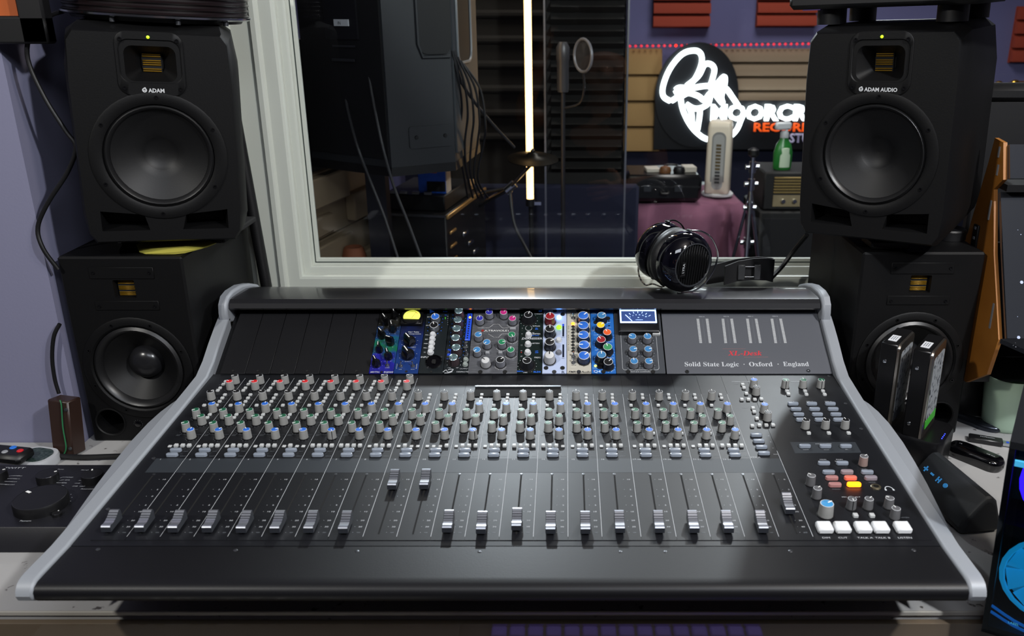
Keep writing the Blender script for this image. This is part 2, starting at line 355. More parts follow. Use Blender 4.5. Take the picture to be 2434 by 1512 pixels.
def pill(w_, d_, h_, m, _c={}):
    k = (w_, d_, h_, m.name)
    if k not in _c:
        b = MB(); r = d_ * .45
        b.loft([[(x, y, 0) for x, y in rrect(w_ * 1.06, d_ * 1.06, r, 4)], [(x, y, .0006) for x, y in rrect(w_ * 1.06, d_ * 1.06, r, 4)]], BLK)
        b.loft([[(x * q, y * q, z) for x, y in rrect(w_, d_, r, 5)] for q, z in ((1, .0006), (1, h_ * .7), (.95, h_ * .92), (.82, h_))], m)
        _c[k] = b.mesh('illuminated_button')
    return _c[k]
def sqb(s_, h_, m, d_=None, _c={}):
    k = (s_, h_, m.name, d_)
    if k not in _c:
        b = MB(); b.box((0, 0, h_ / 2), (s_, d_ or s_, h_), m, bev=s_ * .1); _c[k] = b.mesh('push_button')
    return _c[k]
def fader_mesh():
    b = MB(); FC = mat('fader_chrome', 'd0d4de', .30, .9); FD = mat('fader_dark_side', '3c3f46', .3, .5)
    prof = [(.0135, .003), (.0135, .0125), (.0128, .0148), (.0105, .0152), (.0085, .0142), (.0055, .0126), (.0025, .0112), (-.001, .0101), (-.0045, .0094), (-.0080, .0096), (-.0100, .0104), (-.0118, .0100), (-.0128, .0088), (-.0132, .003)]
    yz(prof, -.0056, .0056, FD, b); n = len(prof)
    vs = []; fs = []
    for i in range(1, n - 1): vs += [(-.0052, prof[i][0], prof[i][1] + .0003), (.0052, prof[i][0], prof[i][1] + .0003)]
    for i in range(n - 3): fs.append((2 * i, 2 * i + 2, 2 * i + 3, 2 * i + 1)[::-1])
    b.add(vs, fs, FC)
    for k, y in enumerate((.0075, .0045, .0015, -.0015)):
        z = .0137 - (.0075 - y) * .45 + .0003; b.box((0, y, z + .0001), (.0106, .0005, .0008), FD)
    b.box((0, 0, .0015), (.0035, .016, .003), BLK)
    return b.mesh('fader_cap', 22)
FADER = fader_mesh()
def dots(b, x, y, r, M, n=9, a0=-60, a1=240, m=DIMW, s_=.0008):
    for i in range(n):
        a = R(a0 + (a1 - a0) * i / (n - 1)); cx, cy = x + r * math.cos(a), y + r * math.sin(a)
        b.quad(cx - s_ / 2, cy - s_ / 2, cx + s_ / 2, cy + s_ / 2, .0004, m, M)
def k_(par, M, x, y, kind, ang, r0=.0058, r1=.0052, h=.0135, body=KG, lab=None, z=0.0006):
    return put('rotary_knob', knob(r0, r1, h, body, CAPS[kind], PW), par, M @ T(x, y, z) @ RZ(ang), label=lab)
XS = [-.5262, -.4882, -.4512, -.4137, -.3761, -.3384, -.3009, -.264, -.2256, -.188, -.150, -.112, -.0739, -.0358, .0028, .0407, .084, .1232, .1613, .1994, .2374, .2755]
def V(py, px=1300): return on_plane(px, py, MP)[1]
VB0, VB1 = V(1124.5), V(1091)         # scribble band
VL = V(1277)                          # lower end of the dividing lines
c5 = lambda x, y: (900 + x / 4.057, 870 + y / 4.057)
wS = lambda k: XS[k + 1] - XS[k]
def frac(cx, cy, k=12):
    x, y = on_plane(*c5(cx, cy), MP); return (x - XS[k]) / wS(k), y
ROWS = {'trim': frac(1394, 327), 'pan1': frac(1492, 447), 'aux1': frac(1377, 505), 'aux2': frac(1470, 565), 'aux3': frac(1364, 632), 'pan2': frac(1462, 700)}
B3 = [frac(1497, 290), frac(1494, 322), frac(1491, 355), frac(1487, 390)]
BL = frac(1368, 392); B2 = [frac(1484, 482), frac(1480, 512)]
BR4 = [frac(1307, 783), frac(1369, 783), frac(1432, 783), frac(1494, 783)]
CUTB, SOLOB = frac(1397, 828), frac(1393, 874)
c4 = lambda x, y: (340 + x / 3.688, 870 + y / 3.688)
def frac4(cx, cy, k=4):
    x, y = on_plane(*c4(cx, cy), MP); return (x - XS[k]) / wS(k), y
GAINR, GAINB = frac4(1652, 208), frac4(1688, 156); BG = [frac4(1597, 147), frac4(1582, 172), frac4(1562, 204), frac4(1546, 226)]
fad_px = [(267.6, 1254), (346, 1254), (424, 1255), (504, 1255), (584, 1256), (663, 1256), (742, 1256), (822.7, 1257), (937, 1155), (1012, 1154), (1066.4, 1255), (1146, 1258), (1229, 1250), (1309, 1258), (1391, 1258), (1472, 1256), (1565, 1256), (1646, 1256), (1727, 1256), (1808, 1256), (1871, 1212)]
VT = {t: V(py) for t, py in (('10', 1141), ('5', 1165), ('0', 1181), ('5 ', 1202), ('10 ', 1217.5), ('20', 1238.5), ('30', 1253.5), ('00', 1267))}
rnd = random.Random(3)
small = sqb(.0048, .0030, BTN); smalld = sqb(.0048, .0016, BTN)
names = [str(i + 1) for i in range(16)] + ['17-18', '19-20', '21-22', '23-24', 'MIX A']
for k in range(21):
    x0, x1 = XS[k], XS[k + 1]; wd = x1 - x0; st = 16 <= k < 20; mix = k == 20; pre = k < 8
    if k == 15: wd_u = .0381
    else: wd_u = wd
    vt = V(878) if False else VTOP - .004
    vtop_line = V(900) if pre or mix else V(938)
    b = MB(MPl)
    b.box(((x0 + x1) / 2, (vt + VL - .006) / 2, .0001), (wd - .0003, vt - VL + .006, .001), PAN)
    b.quad(x0 + .0002, VB0, x1 - .0002, VB1, .0007, BAND)
    b.line(x1 - .0004, VL, x1 - .0004, vtop_line if not mix else V(1073), .0005, WHT, z=.0008)
    b.text(names[k], x0 + wd_u * .18, VB1 - .0036 if not mix else VB1 + .0012, .0038, WHT, z=.0009, xs=1.25, shear=0)
    # fader slot
    fx, fy = on_plane(*fad_px[k], MP); sx = x0 + wd_u * .52 if not mix else fx
    px_slot = fx; b.quad(px_slot - .0010, V(1271), px_slot + .0010, V(1132), .0008, VOID)
    b.lathe([(.0019, 0), (.0019, .0004), (.0011, .0005)], STEEL, T(px_slot, V(1128.5), .0006), 10)
    rx = x1 - wd_u * .13
    for t, v in VT.items():
        if mix: t2 = {'10': '0', '5': '5', '0': '10', '5 ': '15', '10 ': '20', '20': '30', '30': '40', '00': '60'}[t]
        else: t2 = t.strip() if t != '00' else '\u221e'
        b.text(t2, rx, v - .0012, .0033, WHT if t != '00' else DIMW, z=.0008, al='r', xs=1.35); b.quad(rx - .0085, v - .0002, rx - .0079, v + .0003, .0008, WHT)
    if not mix:
        for vv in ([V(1062)] + [V(870 + 665 / 4.057)] + [V(870 + 430 / 4.057)] + [V(938)]): b.line(x0 + .002, vv, x1 - .003, vv, .0003, DIMW, z=.0007)
        for t, (f, y), dx in (('CUT', CUTB, .010), ('SOLO', SOLOB, .010)): b.text(t, x0 + wd_u * f + dx, y - .0008, .0022, DIMW, z=.0008, al='l', xs=1.3)
        b.text('PAN', x0 + .002, ROWS['pan2'][1] + .006, .0021, DIMW, z=.0008, al='l', xs=1.3)
        for i, r_ in enumerate(('aux1', 'aux2', 'aux3')): b.text(('CUE', 'AUX 1', 'AUX 2')[i], x0 + wd_u * (ROWS[r_][0]) + .007, ROWS[r_][1] + .004, .0019, DIMW, z=.0008, al='l', xs=1.2)
        for r_ in ROWS: dots(b, x0 + wd_u * ROWS[r_][0], ROWS[r_][1], .0082, T(0, 0, .0005), 9, -215, 35)
        for f, y in B3[:2 if st else 4]: b.text('SEND' if st else 'BUS', x0 + wd_u * f + .0036, y - .0008, .0018, DIMW, z=.0008, al='l', xs=1.2)
    if pre:
        for f, y in BG: b.text('48V', x0 + wd_u * f - .0035, y, .0018, DIMW, z=.0008, al='r', xs=1.2)
        for f, y in (GAINR, GAINB): dots(b, x0 + wd_u * f, y, .0082, T(0, 0, .0005), 9, -215, 35)
    lab = 'channel strip %s with its %s fader' % (names[k], 'raised' if k in (8, 9) else 'lowered') if not mix else 'master strip with a half lowered fader and no aux knobs'
    s_ = b.build('channel_strip', con, label=lab)
    put('fader_cap', FADER, s_, MPl @ T(fx, fy, .0006))
    if mix: continue
    def at(fr): return x0 + wd_u * fr[0], fr[1]
    k_(s_, MPl, *at(ROWS['trim']), 'black', -60 if k == 0 else (rnd.choice([60, 45, 70]) if pre else 0))
    k_(s_, MPl, *at(ROWS['pan1']), 'blue', rnd.choice([-30, 0, -50]) if pre else 0)
    k_(s_, MPl, *at(ROWS['aux1']), 'green', 120)
    k_(s_, MPl, *at(ROWS['aux2']), 'green', 120 if k < 8 else (0 if k in (8, 9, 10, 12, 13) else 130))
    k_(s_, MPl, *at(ROWS['aux3']), 'green', 125 if k not in (12, 13) else -60)
    k_(s_, MPl, *at(ROWS['pan2']), 'blue', [0, -40, 35, -70, 100, -160, -20, -60, -70, 110, -150, 0, 0, 0, 0, 0, 0, 0, 0, 0][k])
    for f in (B3[:2] if st else B3): put('push_button', small, s_, MPl @ T(*at(f), .0006))
    put('push_button', small, s_, MPl @ T(*at(BL), .0006))
    for f in (B2[:1] if st else B2): put('push_button', small, s_, MPl @ T(*at(f), .0006))
    if st: put('push_button', small, s_, MPl @ T(x0 + wd_u * .86, ROWS['pan2'][1] + .010, .0006))
    for j, f in enumerate(BR4):
        dn = (j == 0 and k not in (5, 6, 12, 13, 19)) or (k == 13 and j == 3) or (k in (4, 8) and j in (2, 3)) or (k == 9 and j in (1, 2))
        put('push_button', smalld if dn else sqb(.0052, .0038, BTN), s_, MPl @ T(*at(f), .0006))
    put('illuminated_button', pill(.0152, .0062, .0042, PEARL), s_, MPl @ T(*at(CUTB), .0006)); put('illuminated_button', pill(.0152, .0062, .0042, PEARL), s_, MPl @ T(*at(SOLOB), .0006))
    if pre:
        k_(s_, MPl, *at(GAINR), 'red', 60 + 20 * (k % 3)); k_(s_, MPl, *at(GAINB), 'black', 110 if k < 6 else 80)
        for f in BG: put('push_button', small, s_, MPl @ T(*at(f), .0006))
# handle recess above strips
b = MB(MPl); hx0, hv = on_plane(1128, 932, MP); hx1, _ = on_plane(1333, 932, MP); hw = hx1 - hx0
b.box(((hx0 + hx1) / 2, hv - .004, .0011), (hw, .026, .0016), VOID)
b.loft([[(hx0 + hw / 2 + sx * hw / 2, hv + yv, zv) for sx, yv, zv in q] for q in ()] or [[(hx0, hv + .013, .001), (hx0, hv + .009, .001), (hx0, hv + .009, .0045), (hx0, hv + .013, .0045)], [(hx1, hv + .013, .001), (hx1, hv + .009, .001), (hx1, hv + .009, .0045), (hx1, hv + .013, .0045)]], mat('lip_satin', '4a4d50', .3, .5))
b.build('recessed_handle', con)
# master section on the right
c7 = lambda x, y: (1720 + x / 4.507, 880 + y / 4.507)
c8 = lambda x, y: (1820 + x / 5.4, 1040 + y / 5.4)
b = MB(MPl); xm0, xm1 = XS[21], XI1 - .006
b.box(((xm0 + xm1) / 2, (VTOP - .004 + VL - .006) / 2, .0001), (xm1 - xm0 - .0006, VTOP - .004 - VL + .006, .001), PAN)
def tx(c, x, y, s, size=.0022, m=WHT, al='c', xs=1.3):
    X, Y = on_plane(*c(x, y), MP); b.text(s, X, Y - size * .36, size, m, z=.0009, al=al, xs=xs)
p = [on_plane(*c7(*q), MP) for q in ((710, 775), (1410, 775), (1475, 890), (765, 895))]
b.add([(x, y, .0007) for x, y in p], [(3, 2, 1, 0)], BAND)
for x, s in ((742, 'MIX B'), (942, 'MIX C'), (1140, 'MIX D')): tx(c7, x - 20, 340, s, .0028)
tx(c7, 190, 128, 'STEREO RETURN', .0030); tx(c7, 770, 128, 'MASTER', .0030); tx(c7, 140, 153, 'ST RET 1', .002, DIMW); tx(c7, 240, 410, 'ST RET 2', .002, DIMW)
tx(c7, 1070, 795, 'SOLO MASTER', .0026); tx(c7, 880, 858, 'CLEAR', .002); tx(c7, 1100, 858, 'SOLO', .002); tx(c7, 1318, 856, 'PFL', .002)
tx(c8, 735, 290, 'MON', .0028); tx(c8, 730, 312, 'SELECT', .0028); tx(c8, 945, 290, 'MON', .0028); tx(c8, 955, 312, 'SOURCE', .0028)
tx(c8, 1010, 772, 'MIC', .0028); tx(c8, 1180, 772, 'ALT', .0028)
for x, s in ((775, 'DIM'), (990, 'CUT'), (1275, 'TALK A'), (1500, 'TALK B'), (1785, 'LISTEN')): tx(c8, x, 1295, s, .0040)
for x, y, s in ((905, 672, 'MONO'), (1365, 585, 'MUTE'), (1262, 412, 'LEVEL'), (1785, 1035, 'LISTEN')): tx(c8, x, y, s, .0024, DIMW)
for i, y in enumerate((705, 770, 835, 902)): tx(c7, 480 + i * 25, y + 5, ('A', 'B', 'C', 'SUM')[i], .0022)
hx_, hy_ = on_plane(*c8(1585, 672), MP)          # headphone pictogram
b.lathe([(.0042, .0008), (.0052, .0008)], WHT, T(hx_, hy_, 0) @ S(1, 1.25, 1), 20, False, False); b.quad(hx_ - .006, hy_ - .007, hx_ + .006, hy_ - .0015, .0009, PAN)
for sx in (-1, 1): b.quad(hx_ + sx * .0047 - .0011, hy_ - .003, hx_ + sx * .0047 + .0011, hy_ + .0005, .001, WHT)
ms = b.build('master_section', con, label='right hand master section with a lit orange button')
def kb(c, x, y, kind, ang, **kw):
    X, Y = on_plane(*c(x, y), MP); k_(ms, MPl, X, Y, kind, ang, **kw)
def sb(c, x, y, me, nm='push_button', lab=None):
    X, Y = on_plane(*c(x, y), MP); put(nm, me, ms, MPl @ T(X, Y, .0006), label=lab)
for q in ((318, 190, 'blue', 10), (345, 268, 'black', 5), (430, 458, 'blue', 10), (466, 542, 'black', 0), (655, 192, 'green', 180), (845, 192, 'green', 0), (1036, 192, 'green', 180), (873, 628, 'black', 20), (1086, 628, 'black', 20), (1296, 628, 'black', 10)): kb(c7, *q)
for q in ((202, 168), (216, 203), (242, 265), (193, 328), (263, 328), (332, 328), (403, 324), (313, 421), (325, 461), (355, 533), (305, 612), (380, 605), (455, 605), (527, 602), (677, 238), (692, 270), (870, 238), (885, 275), (1062, 238), (1080, 275), (910, 690), (1125, 690), (1337, 690)): sb(c7, *q, sqb(.0052, .0034, BTN))
PL = pill(.0155, .0060, .0042, PEARL)
for q in ((348, 712), (375, 777), (403, 842), (430, 908)) + tuple((x + i * 30, 377 + i * 57) for i in range(4) for x in (742, 942, 1140)) + ((868, 832), (1088, 832), (1307, 832)): sb(c7, *q, PL, 'illuminated_button')
LP = lambda n, c, e, s, w_=.0158: pill(w_, .0068, .0045, mat(n, c, .2, emit=e, es=s))
for q in ((745, 352), (980, 352), (805, 467), (1300, 467)): sb(c8, *q, PL, 'illuminated_button')
sb(c8, 1040, 467, LP('button_pale_red', '8c8084', 'a05050', .05), 'illuminated_button'); sb(c8, 1345, 544, LP('button_mauve', '847c84', '804048', .03), 'illuminated_button')
sb(c8, 845, 544, LP('button_dim_red', '9c7472', 'c04030', .08), 'illuminated_button', 'dimly lit red button'); sb(c8, 885, 632, LP('button_dim_red', '', '', 0), 'illuminated_button', 'dimly lit red button')
sb(c8, 1085, 544, LP('button_glow_red', 'b87060', 'ff4018', .25), 'illuminated_button', 'glowing coral button'); sb(c8, 1130, 628, LP('button_lit_orange', 'ff9020', 'ff7008', 4.5, .0172), 'illuminated_button', 'brightly lit orange button')
kb(c8, 1245, 362, 'grey', -60, body=mat('knob_warm_grey', '8a7670', .5))
for q in ((572, 612, 40), (650, 778, -50), (1092, 915, 180), (1308, 915, -50), (1572, 905, 60), (1652, 1040, 20)): kb(c8, q[0], q[1], 'grey', q[2], body=mat('knob_dark_grey', '5c5c5e', .5))
kb(c8, 765, 1005, 'lblue', -60, r0=.0088, r1=.0080, h=.0165, lab='larger monitor level knob with a light blue cap')
BIG = sqb(.0175, .0075, mat('button_large_white', 'd8dadc', .4), .0165)
for x in (748, 975, 1240, 1465, 1748): sb(c8, x, 1195, BIG, lab='large square white button')
for x in (1148, 1360): sb(c8, x, 1025, sqb(.0058, .004, BTN))
X, Y = on_plane(*c8(1412, 645), MP); b = MB(); b.lathe([(.0062, 0), (.0062, .0012), (.0045, .0022), (.0034, .0022), (.0032, .0005)], mat('jack_nickel', 'a09880', .25, .9), None, 6 if False else 20); b.lathe([(.0032, .0012), (.0001, .0012)], VOID, None, 16)
b.build('headphone_jack', ms, MPl @ T(X, Y, .0006))
# rack blank panels and name plate
SW = .0381; RX1 = .1538
BP = mat('blank_panel_paint', '101013', .5, bump=(500, .05), spec=.35); SLH = mat('hole_black', '050506', .6)
for i in range(6):
    x = RX1 - 18 * SW + i * SW; b = MB(MRl); b.box((x + SW / 2, .0667, .0012), (SW - .0006, .1328, .0016), BP, bev=.0004)
    for y in (.005, .1285): b.lathe([(.0021, 0), (.0021, .0006), (.0010, .0004)], SLH, T(x + SW / 2, y, .002), 12)
    b.build('blank_panel', con)
NPL = mat('name_plate_grey', '53555b', .42, bump=(600, .03))
b = MB(MRl); b.box(((RX1 + XI1) / 2 + .0004, .0667, .0012), (XI1 - RX1 - .0025, .1328, .0016), NPL, bev=.0004)
NP = lambda x, y: on_plane(1560 + x / 5.291, 700 + y / 5.291, MR)
RED = mat('red_print', 'c4303a', .5); LG = mat('meter_segment', 'a9abad', .5)
b2 = MB(MRl)
for (x0_, y0_), s in (((570, 290), 'MIX A'), ((875, 288), 'MIX B'), ((1183, 287), 'MIX C'), ((1490, 286), 'MIX D')):
    X, Y = NP(x0_, y0_); b.text(s, X, Y - .001, .0028, WHT, z=.0022, xs=1.2)
meters = []
for i in range(4):
    mb = MB(MRl); cols = ((520, 556), (636, 674)) if i == 0 else ((520 + 308 * i + (7 if i else 0), 556 + 314 * i), (636 + 308 * i, 674 + 315 * i))
    for xt, xb in cols:
        Xt, Yt = NP(xt, 325); Xb, Yb = NP(xb, 618)
        for j in range(20):
            t = j / 19; X, Y = Xt + (Xb - Xt) * t, Yt + (Yb - Yt) * t; mb.box((X, Y, .0023), (.0044, .0019, .0006), LG)
    Xt, Yt = NP(cols[0][0] + 58, 325); Xb, Yb = NP(cols[0][1] + 60, 618)
    for j in range(20): t = j / 19; mb.quad(Xt + (Xb - Xt) * t - .0006, Yt + (Yb - Yt) * t - .0004, Xt + (Xb - Xt) * t + .0006, Yt + (Yb - Yt) * t + .0004, .0023, DIMW)
    meters.append(mb)
def math_bold(s, it=False):
    o = ''
    for ch in s:
        if it and ch.isalpha(): o += chr((0x1D468 if ch.isupper() else 0x1D482) + ord(ch.upper()) - 65)
        elif ch.isalpha(): o += chr((0x1D400 if ch.isupper() else 0x1D41A) + ord(ch.upper()) - 65)
        else: o += ch
    return o
def fit(b_, s, xa, xb, y, m, M=None, z=.0022, size=.01, **kw):
    vs, fs, a, c = text_mesh(s, kw.get('bold', 0)); b_.text(s, (xa + xb) / 2, y, size, m, M, z=z, xs=(xb - xa) / ((c - a) * size), **kw)
X0, Y0 = NP(358, 915); X1, _ = NP(1040, 915); fit(b, math_bold('Solid State Logic'), X0, X1, Y0, WHT, size=.0125)
X0, Y0 = NP(1168, 915); X1, _ = NP(1462, 915); fit(b, math_bold('Oxford'), X0, X1, Y0, WHT, size=.0125)
X0, Y0 = NP(1598, 912); X1, _ = NP(1918, 912); fit(b, math_bold('England'), X0, X1, Y0, WHT, size=.0125)
for q in ((1100, 890), (1528, 888)): X, Y = NP(*q); b.lathe([(.0009, 0), (.0009, .0003)], WHT, T(X, Y, .0021), 10)
X0, Y0 = NP(900, 778); X1, _ = NP(1330, 778); fit(b, math_bold('XL-Desk', True), X0, X1, Y0, RED, size=.0135)
for a, c in (((830, 694), (1120, 694)), ((1100, 800), (1402, 799))): p0, p1 = NP(*a), NP(*c); b.line(*p0, *p1, .0004, mat('rose_print', '9c6a68', .5), z=.0022)
for q in ((385, 983), (1908, 975)): X, Y = NP(*q); b.lathe([(.0032, 0), (.003, .0012), (.0014, .0012), (.0012, .0004)], CHR if q[0] > 1000 else SLH, T(X, Y, .002), 14)
npl = b.build('name_plate', con)
for mb in meters: mb.build('level_meter', npl)
# rear rim above the rack
b = MB(TC); yz([rk(.1345), (rk(.1345)[0] - .002, rk(.1345)[1] + .003), (1.345, .912), (1.345, .90)], XI0 + .002, XI1 - .002, VOID, b); b.build('rack_rim', con)
# ------------------------------------------------------------------ plug-in modules seated in the console's rack
CA = lambda x, y: (860 + x / 6.241, 700 + y / 6.241)
CB = lambda x, y: (1220 + x / 6.241, 700 + y / 6.241)
class Mod:
    def __init__(s, slot, n, name, label, cat, face, cc):
        s.x0 = RX1 - slot * SW; s.w = n * SW; s.c = cc; s.M = MR @ T(s.x0 + s.w / 2, .0667, .0004)
        s.root = thing(name, label, cat, s.M); s.b = MB(); s.z = .0028
        s.b.box((0, 0, .0014), (s.w - .0007, .1330, .0024), face, bev=.0003); s.face = s.z
    def p(s, x, y):
        X, Y = on_plane(*s.c(x, y), MR); return X - s.x0 - s.w / 2, Y - .0667
    def k(s, x, y, r0, r1, h, cap, ang, body=None, lab=None, ptr=None, fl=.03):
        X, Y = s.p(x, y); X = max(-s.w / 2 + r0, min(s.w / 2 - r0, X))
        put('rotary_knob', knob(r0, r1, h, body or KG, CAPS[cap], ptr or PW, flute=fl), s.root, T(X, Y, s.z) @ RZ(ang), label=lab)
    def o(s, name, x, y, mb, ang=0, lab=None):
        X, Y = s.p(x, y); return mb.build(name, s.root, T(X, Y, s.z) @ RZ(ang), label=lab)
    def t(s, x, y, txt, size, m=WHT, al='c', xs=1.2, **kw):
        X, Y = s.p(x, y); s.b.text(txt, X, Y - size * .36, size, m, z=s.z + .0003, al=al, xs=xs, **kw)
    def hole(s, x, y, r=.0020, m=None):
        X, Y = s.p(x, y); s.b.lathe([(r, 0), (r, .0005), (r * .55, .0004)], m or SLH, T(X, Y, s.z), 14)
    def led(s, x, y, r, m): X, Y = s.p(x, y); s.b.lathe([(r, 0), (r * .9, r * .4), (r * .4, r * .7)], m, T(X, Y, s.z), 12)
    def rect(s, x0, y0, x1, y1, m, z=.0002):
        a, b = s.p(x0, y1), s.p(x1, y0); s.b.quad(min(a[0], b[0]), a[1], max(a[0], b[0]), b[1], s.z + z, m)
    def done(s): s.b.build('faceplate', s.root)
def chicken(r, h, tilt=1.0):            # tall black pointer knob
    b = MB(); bk = mat('bakelite_black', '08080a', .3)
    b.lathe([(r, 0), (r, h * .25), (r * .9, h * .45)], bk, None, 24)
    b.loft([[(x, y, z) for x, y in ((-wx, -r * .9), (wx, -r * .9), (wx * .8, yt), (-wx * .8, yt))] for z, wx, yt in ((h * .3, r * .62, r * .95), (h * .8, r * .42, r * 1.0), (h, r * .30, r * .92))], bk)
    b.box((0, r * .30, h + .0001), (r * .14, r * 1.1, .0005), PW); b.box((0, r * .97, h * .68), (r * .14, .0006, h * .5), PW)
    return b
def toggle(m=None):
    b = MB(); b.lathe([(.0032, 0), (.0032, .0012), (.0022, .0014), (.0020, .0030)], CHR, None, 6 if False else 14)
    b.cyl((0, 0, .002), (0, .0035, .0085), .0008, CHR, r1=.0013, n=10); return b
def dome(r, h, m):
    b = MB(); b.lathe([(r * 1.1, 0), (r * 1.1, .0006), (r, .0008), (r * .97, h * .7), (r * .75, h)], m, None, 18); return b
def ringdots(md, x, y, r, n=11, m=None, a0=-60, a1=240, sz=.0009):
    X, Y = md.p(x, y); dots(md.b, X, Y, r, T(0, 0, md.z - .0001), n, a0, a1, m or WHT, sz)
# printed colour cloud of the two tube modules
def cloud(name, stops, scale):
    m = mat(name, '0c1016', .35); nt = m.node_tree; bs = nt.nodes['Principled BSDF']
    tc = nt.nodes.new('ShaderNodeTexCoord'); sp = nt.nodes.new('ShaderNodeSeparateXYZ'); n = nt.nodes.new('ShaderNodeTexNoise'); n.inputs['Scale'].default_value = scale
    a = nt.nodes.new('ShaderNodeMath'); a.operation = 'MULTIPLY_ADD'; a.inputs[1].default_value = 7.5; a.inputs[2].default_value = .25
    a2 = nt.nodes.new('ShaderNodeMath'); a2.operation = 'MULTIPLY_ADD'; a2.inputs[1].default_value = .5
    r = nt.nodes.new('ShaderNodeValToRGB'); e = r.color_ramp.elements
    while len(e) < len(stops): e.new(.5)
    for el, (p_, c_) in zip(e, stops): el.position = p_; el.color = (*lin(c_), 1)
    nt.links.new(tc.outputs['Object'], n.inputs['Vector']); nt.links.new(tc.outputs['Object'], sp.inputs[0]); nt.links.new(sp.outputs['Y'], a.inputs[0])
    nt.links.new(n.outputs['Fac'], a2.inputs[0]); nt.links.new(a.outputs[0], a2.inputs[2]); nt.links.new(a2.outputs[0], r.inputs['Fac']); nt.links.new(r.outputs['Color'], bs.inputs['Base Color'])
    return m
C1 = cloud('nebula_print', [(0.0, '1a1a78'), (.22, '20208c'), (.40, '0e6038'), (.58, '16407a'), (.70, '1a1a14'), (.95, '0c0c0e')], 60)
C2 = cloud('night_blue_print', [(0.0, '12306a'), (.35, '14306c'), (.6, '101c4a'), (.8, '0a0c10'), (1.0, '08080a')], 40)
m = Mod(12, 1, 'equaliser_module', 'narrow equaliser module with a blue and green printed face and black pointer knobs', 'equaliser module', C1, CA)
for x, y, a, r in ((497, 352, 25, .0062), (362, 440, 35, .0072), (465, 548, 20, .0066), (308, 645, 40, .0068), (430, 745, 70, .0066), (268, 855, 5, .0058), (402, 955, 20, .0066), (225, 1062, 30, .0068)):
    X, Y = m.p(x, y); m.o('pointer_knob', x, y, chicken(r, .017), a); ringdots(m, x, y, r * 1.35, 7, sz=.0007)
m.t(330, 262, 'T\u039e', .0058, xs=1.5); m.t(395, 262, 'G', .0058, xs=1.3); m.t(560, 262, '\u039eR', .0058, xs=1.4); m.o('toggle_switch', 385, 1075, toggle())
m.t(200, 1172, 'MYTH', .0042, bold=.02); m.t(402, 1172, 'EQ500', .0042, bold=.02); m.t(383, 1108, 'BYPASS', .0018); m.hole(300, 1172); m.done()
m = Mod(11, 1, 'compressor_module', 'dark blue compressor module with a glowing yellow round meter and two large black knobs', 'compressor module', C2, CA)
X, Y = m.p(755, 390); VY = mat('meter_glow_yellow', 'd8d860', .5, emit='e6ee58', es=.85); MR_ = mat('meter_bezel', '0c0c0e', .3)
vb = MB(); vb.box((0, 0, .003), (.0355, .029, .006), MR_, bev=.0012)
vb.lathe([(.0155, .006), (.0155, .0085), (.0140, .0088), (.0136, .0072)], MR_, None, 32, False, False)
vm = vb.build('meter_housing', m.root, T(X, Y, m.z))
vb = MB(); rr = .0137; pts = [(rr * math.cos(R(a)), rr * math.sin(R(a))) for a in range(-24, 205, 8)]
vb.prism(pts, .0070, .0074, VY); vb.tube([(.0105 * math.cos(R(a)), .0105 * math.sin(R(a)), .0076) for a in range(35, 150, 10)], .00025, mat('meter_ink', '303018', .6), 4)
vb.tube([(.0105 * math.cos(R(a)), .0105 * math.sin(R(a)), .0077) for a in (62, 48, 35)], .0004, mat('meter_red', 'c83010', .6), 4); vb.cyl((0, -.004, .0079), (.006, .009, .0079), .0002, mat('meter_ink', '', 1), n=4)
vb.build('meter_dial', vm, label='glowing yellow meter dial')
for x, y, a, r in ((715, 728, 40, .0098), (690, 925, 35, .0105)):
    m.o('pointer_knob', x, y, chicken(r, .015), a); ringdots(m, x, y, r * 1.28, 9, sz=.0008)
m.o('toggle_switch', 582, 1085, toggle(), -15); m.o('toggle_switch', 765, 1085, toggle(), 20)
m.t(770, 577, 'Vari Tube', .0034, xs=1.3, bold=.02, shear=.2); m.t(790, 605, 'Compression', .0028, xs=1.3, bold=.02, shear=.2); m.t(685, 1016, 'OUTPUT', .0020); m.t(765, 803, 'THRESH', .0020); m.t(577, 1131, 'LINK', .0018); m.t(760, 1131, 'SLOW', .0018)
m.t(532, 1080, 'ATTACK', .0022, rot=R(90)); m.t(825, 1080, 'RELEASE', .0022, rot=R(90)); m.hole(665, 1162); m.done()
DG = mat('module_dark_teal', '0c1418', .45); BLP = mat('blue_print', '2a6ce0', .5, emit='2a6ce0', es=.10)
m = Mod(10, 1, 'preamp_module', 'dark preamp module with a column of five white round buttons above its input socket', 'preamp module', DG, CA)
kc = mat('knurled_nickel', '8c9096', .35, .7)
m.k(1102, 405, .0078, .0070, .0100, 'blue', 20, kc); m.k(1085, 530, .0078, .0070, .0100, 'black', 20, kc); ringdots(m, 1102, 405, .0115, 9, BLP, sz=.0011); ringdots(m, 1085, 530, .0115, 9, BLP, sz=.0011)
WD = mat('round_button_white', 'c8cacc', .4)
for i in range(5): m.o('round_button', 1058 - i * 8.6, 622 + i * 65, dome(.0048, .005, WD))
for i, s_ in enumerate(('POL', '48V', 'PAD', 'MIC', '2:1')): m.t(972 - i * 8.6, 621 + i * 64, s_, .0027, bold=.015)
m.t(1010, 355, 'GAIN', .0028, bold=.015); m.t(987, 480, 'OUT', .0028, bold=.015); m.t(948, 950, 'INPUT', .0042, bold=.02); m.t(1243, 275, '512v', .0032, BLP); m.t(1247, 326, 'VU', .0026, BLP)
X, Y = m.p(1045, 272); m.b.add([(X - .0042, Y + .0042, m.z + .0004), (X - .0030, Y - .0042, m.z + .0004), (X + .0048, Y - .0004, m.z + .0004)], [(0, 1, 2)], BLP)
LGN = mat('led_green', '206020', .4, emit='60ff30', es=1.2); LOFF = mat('led_off', '1c2418', .4)
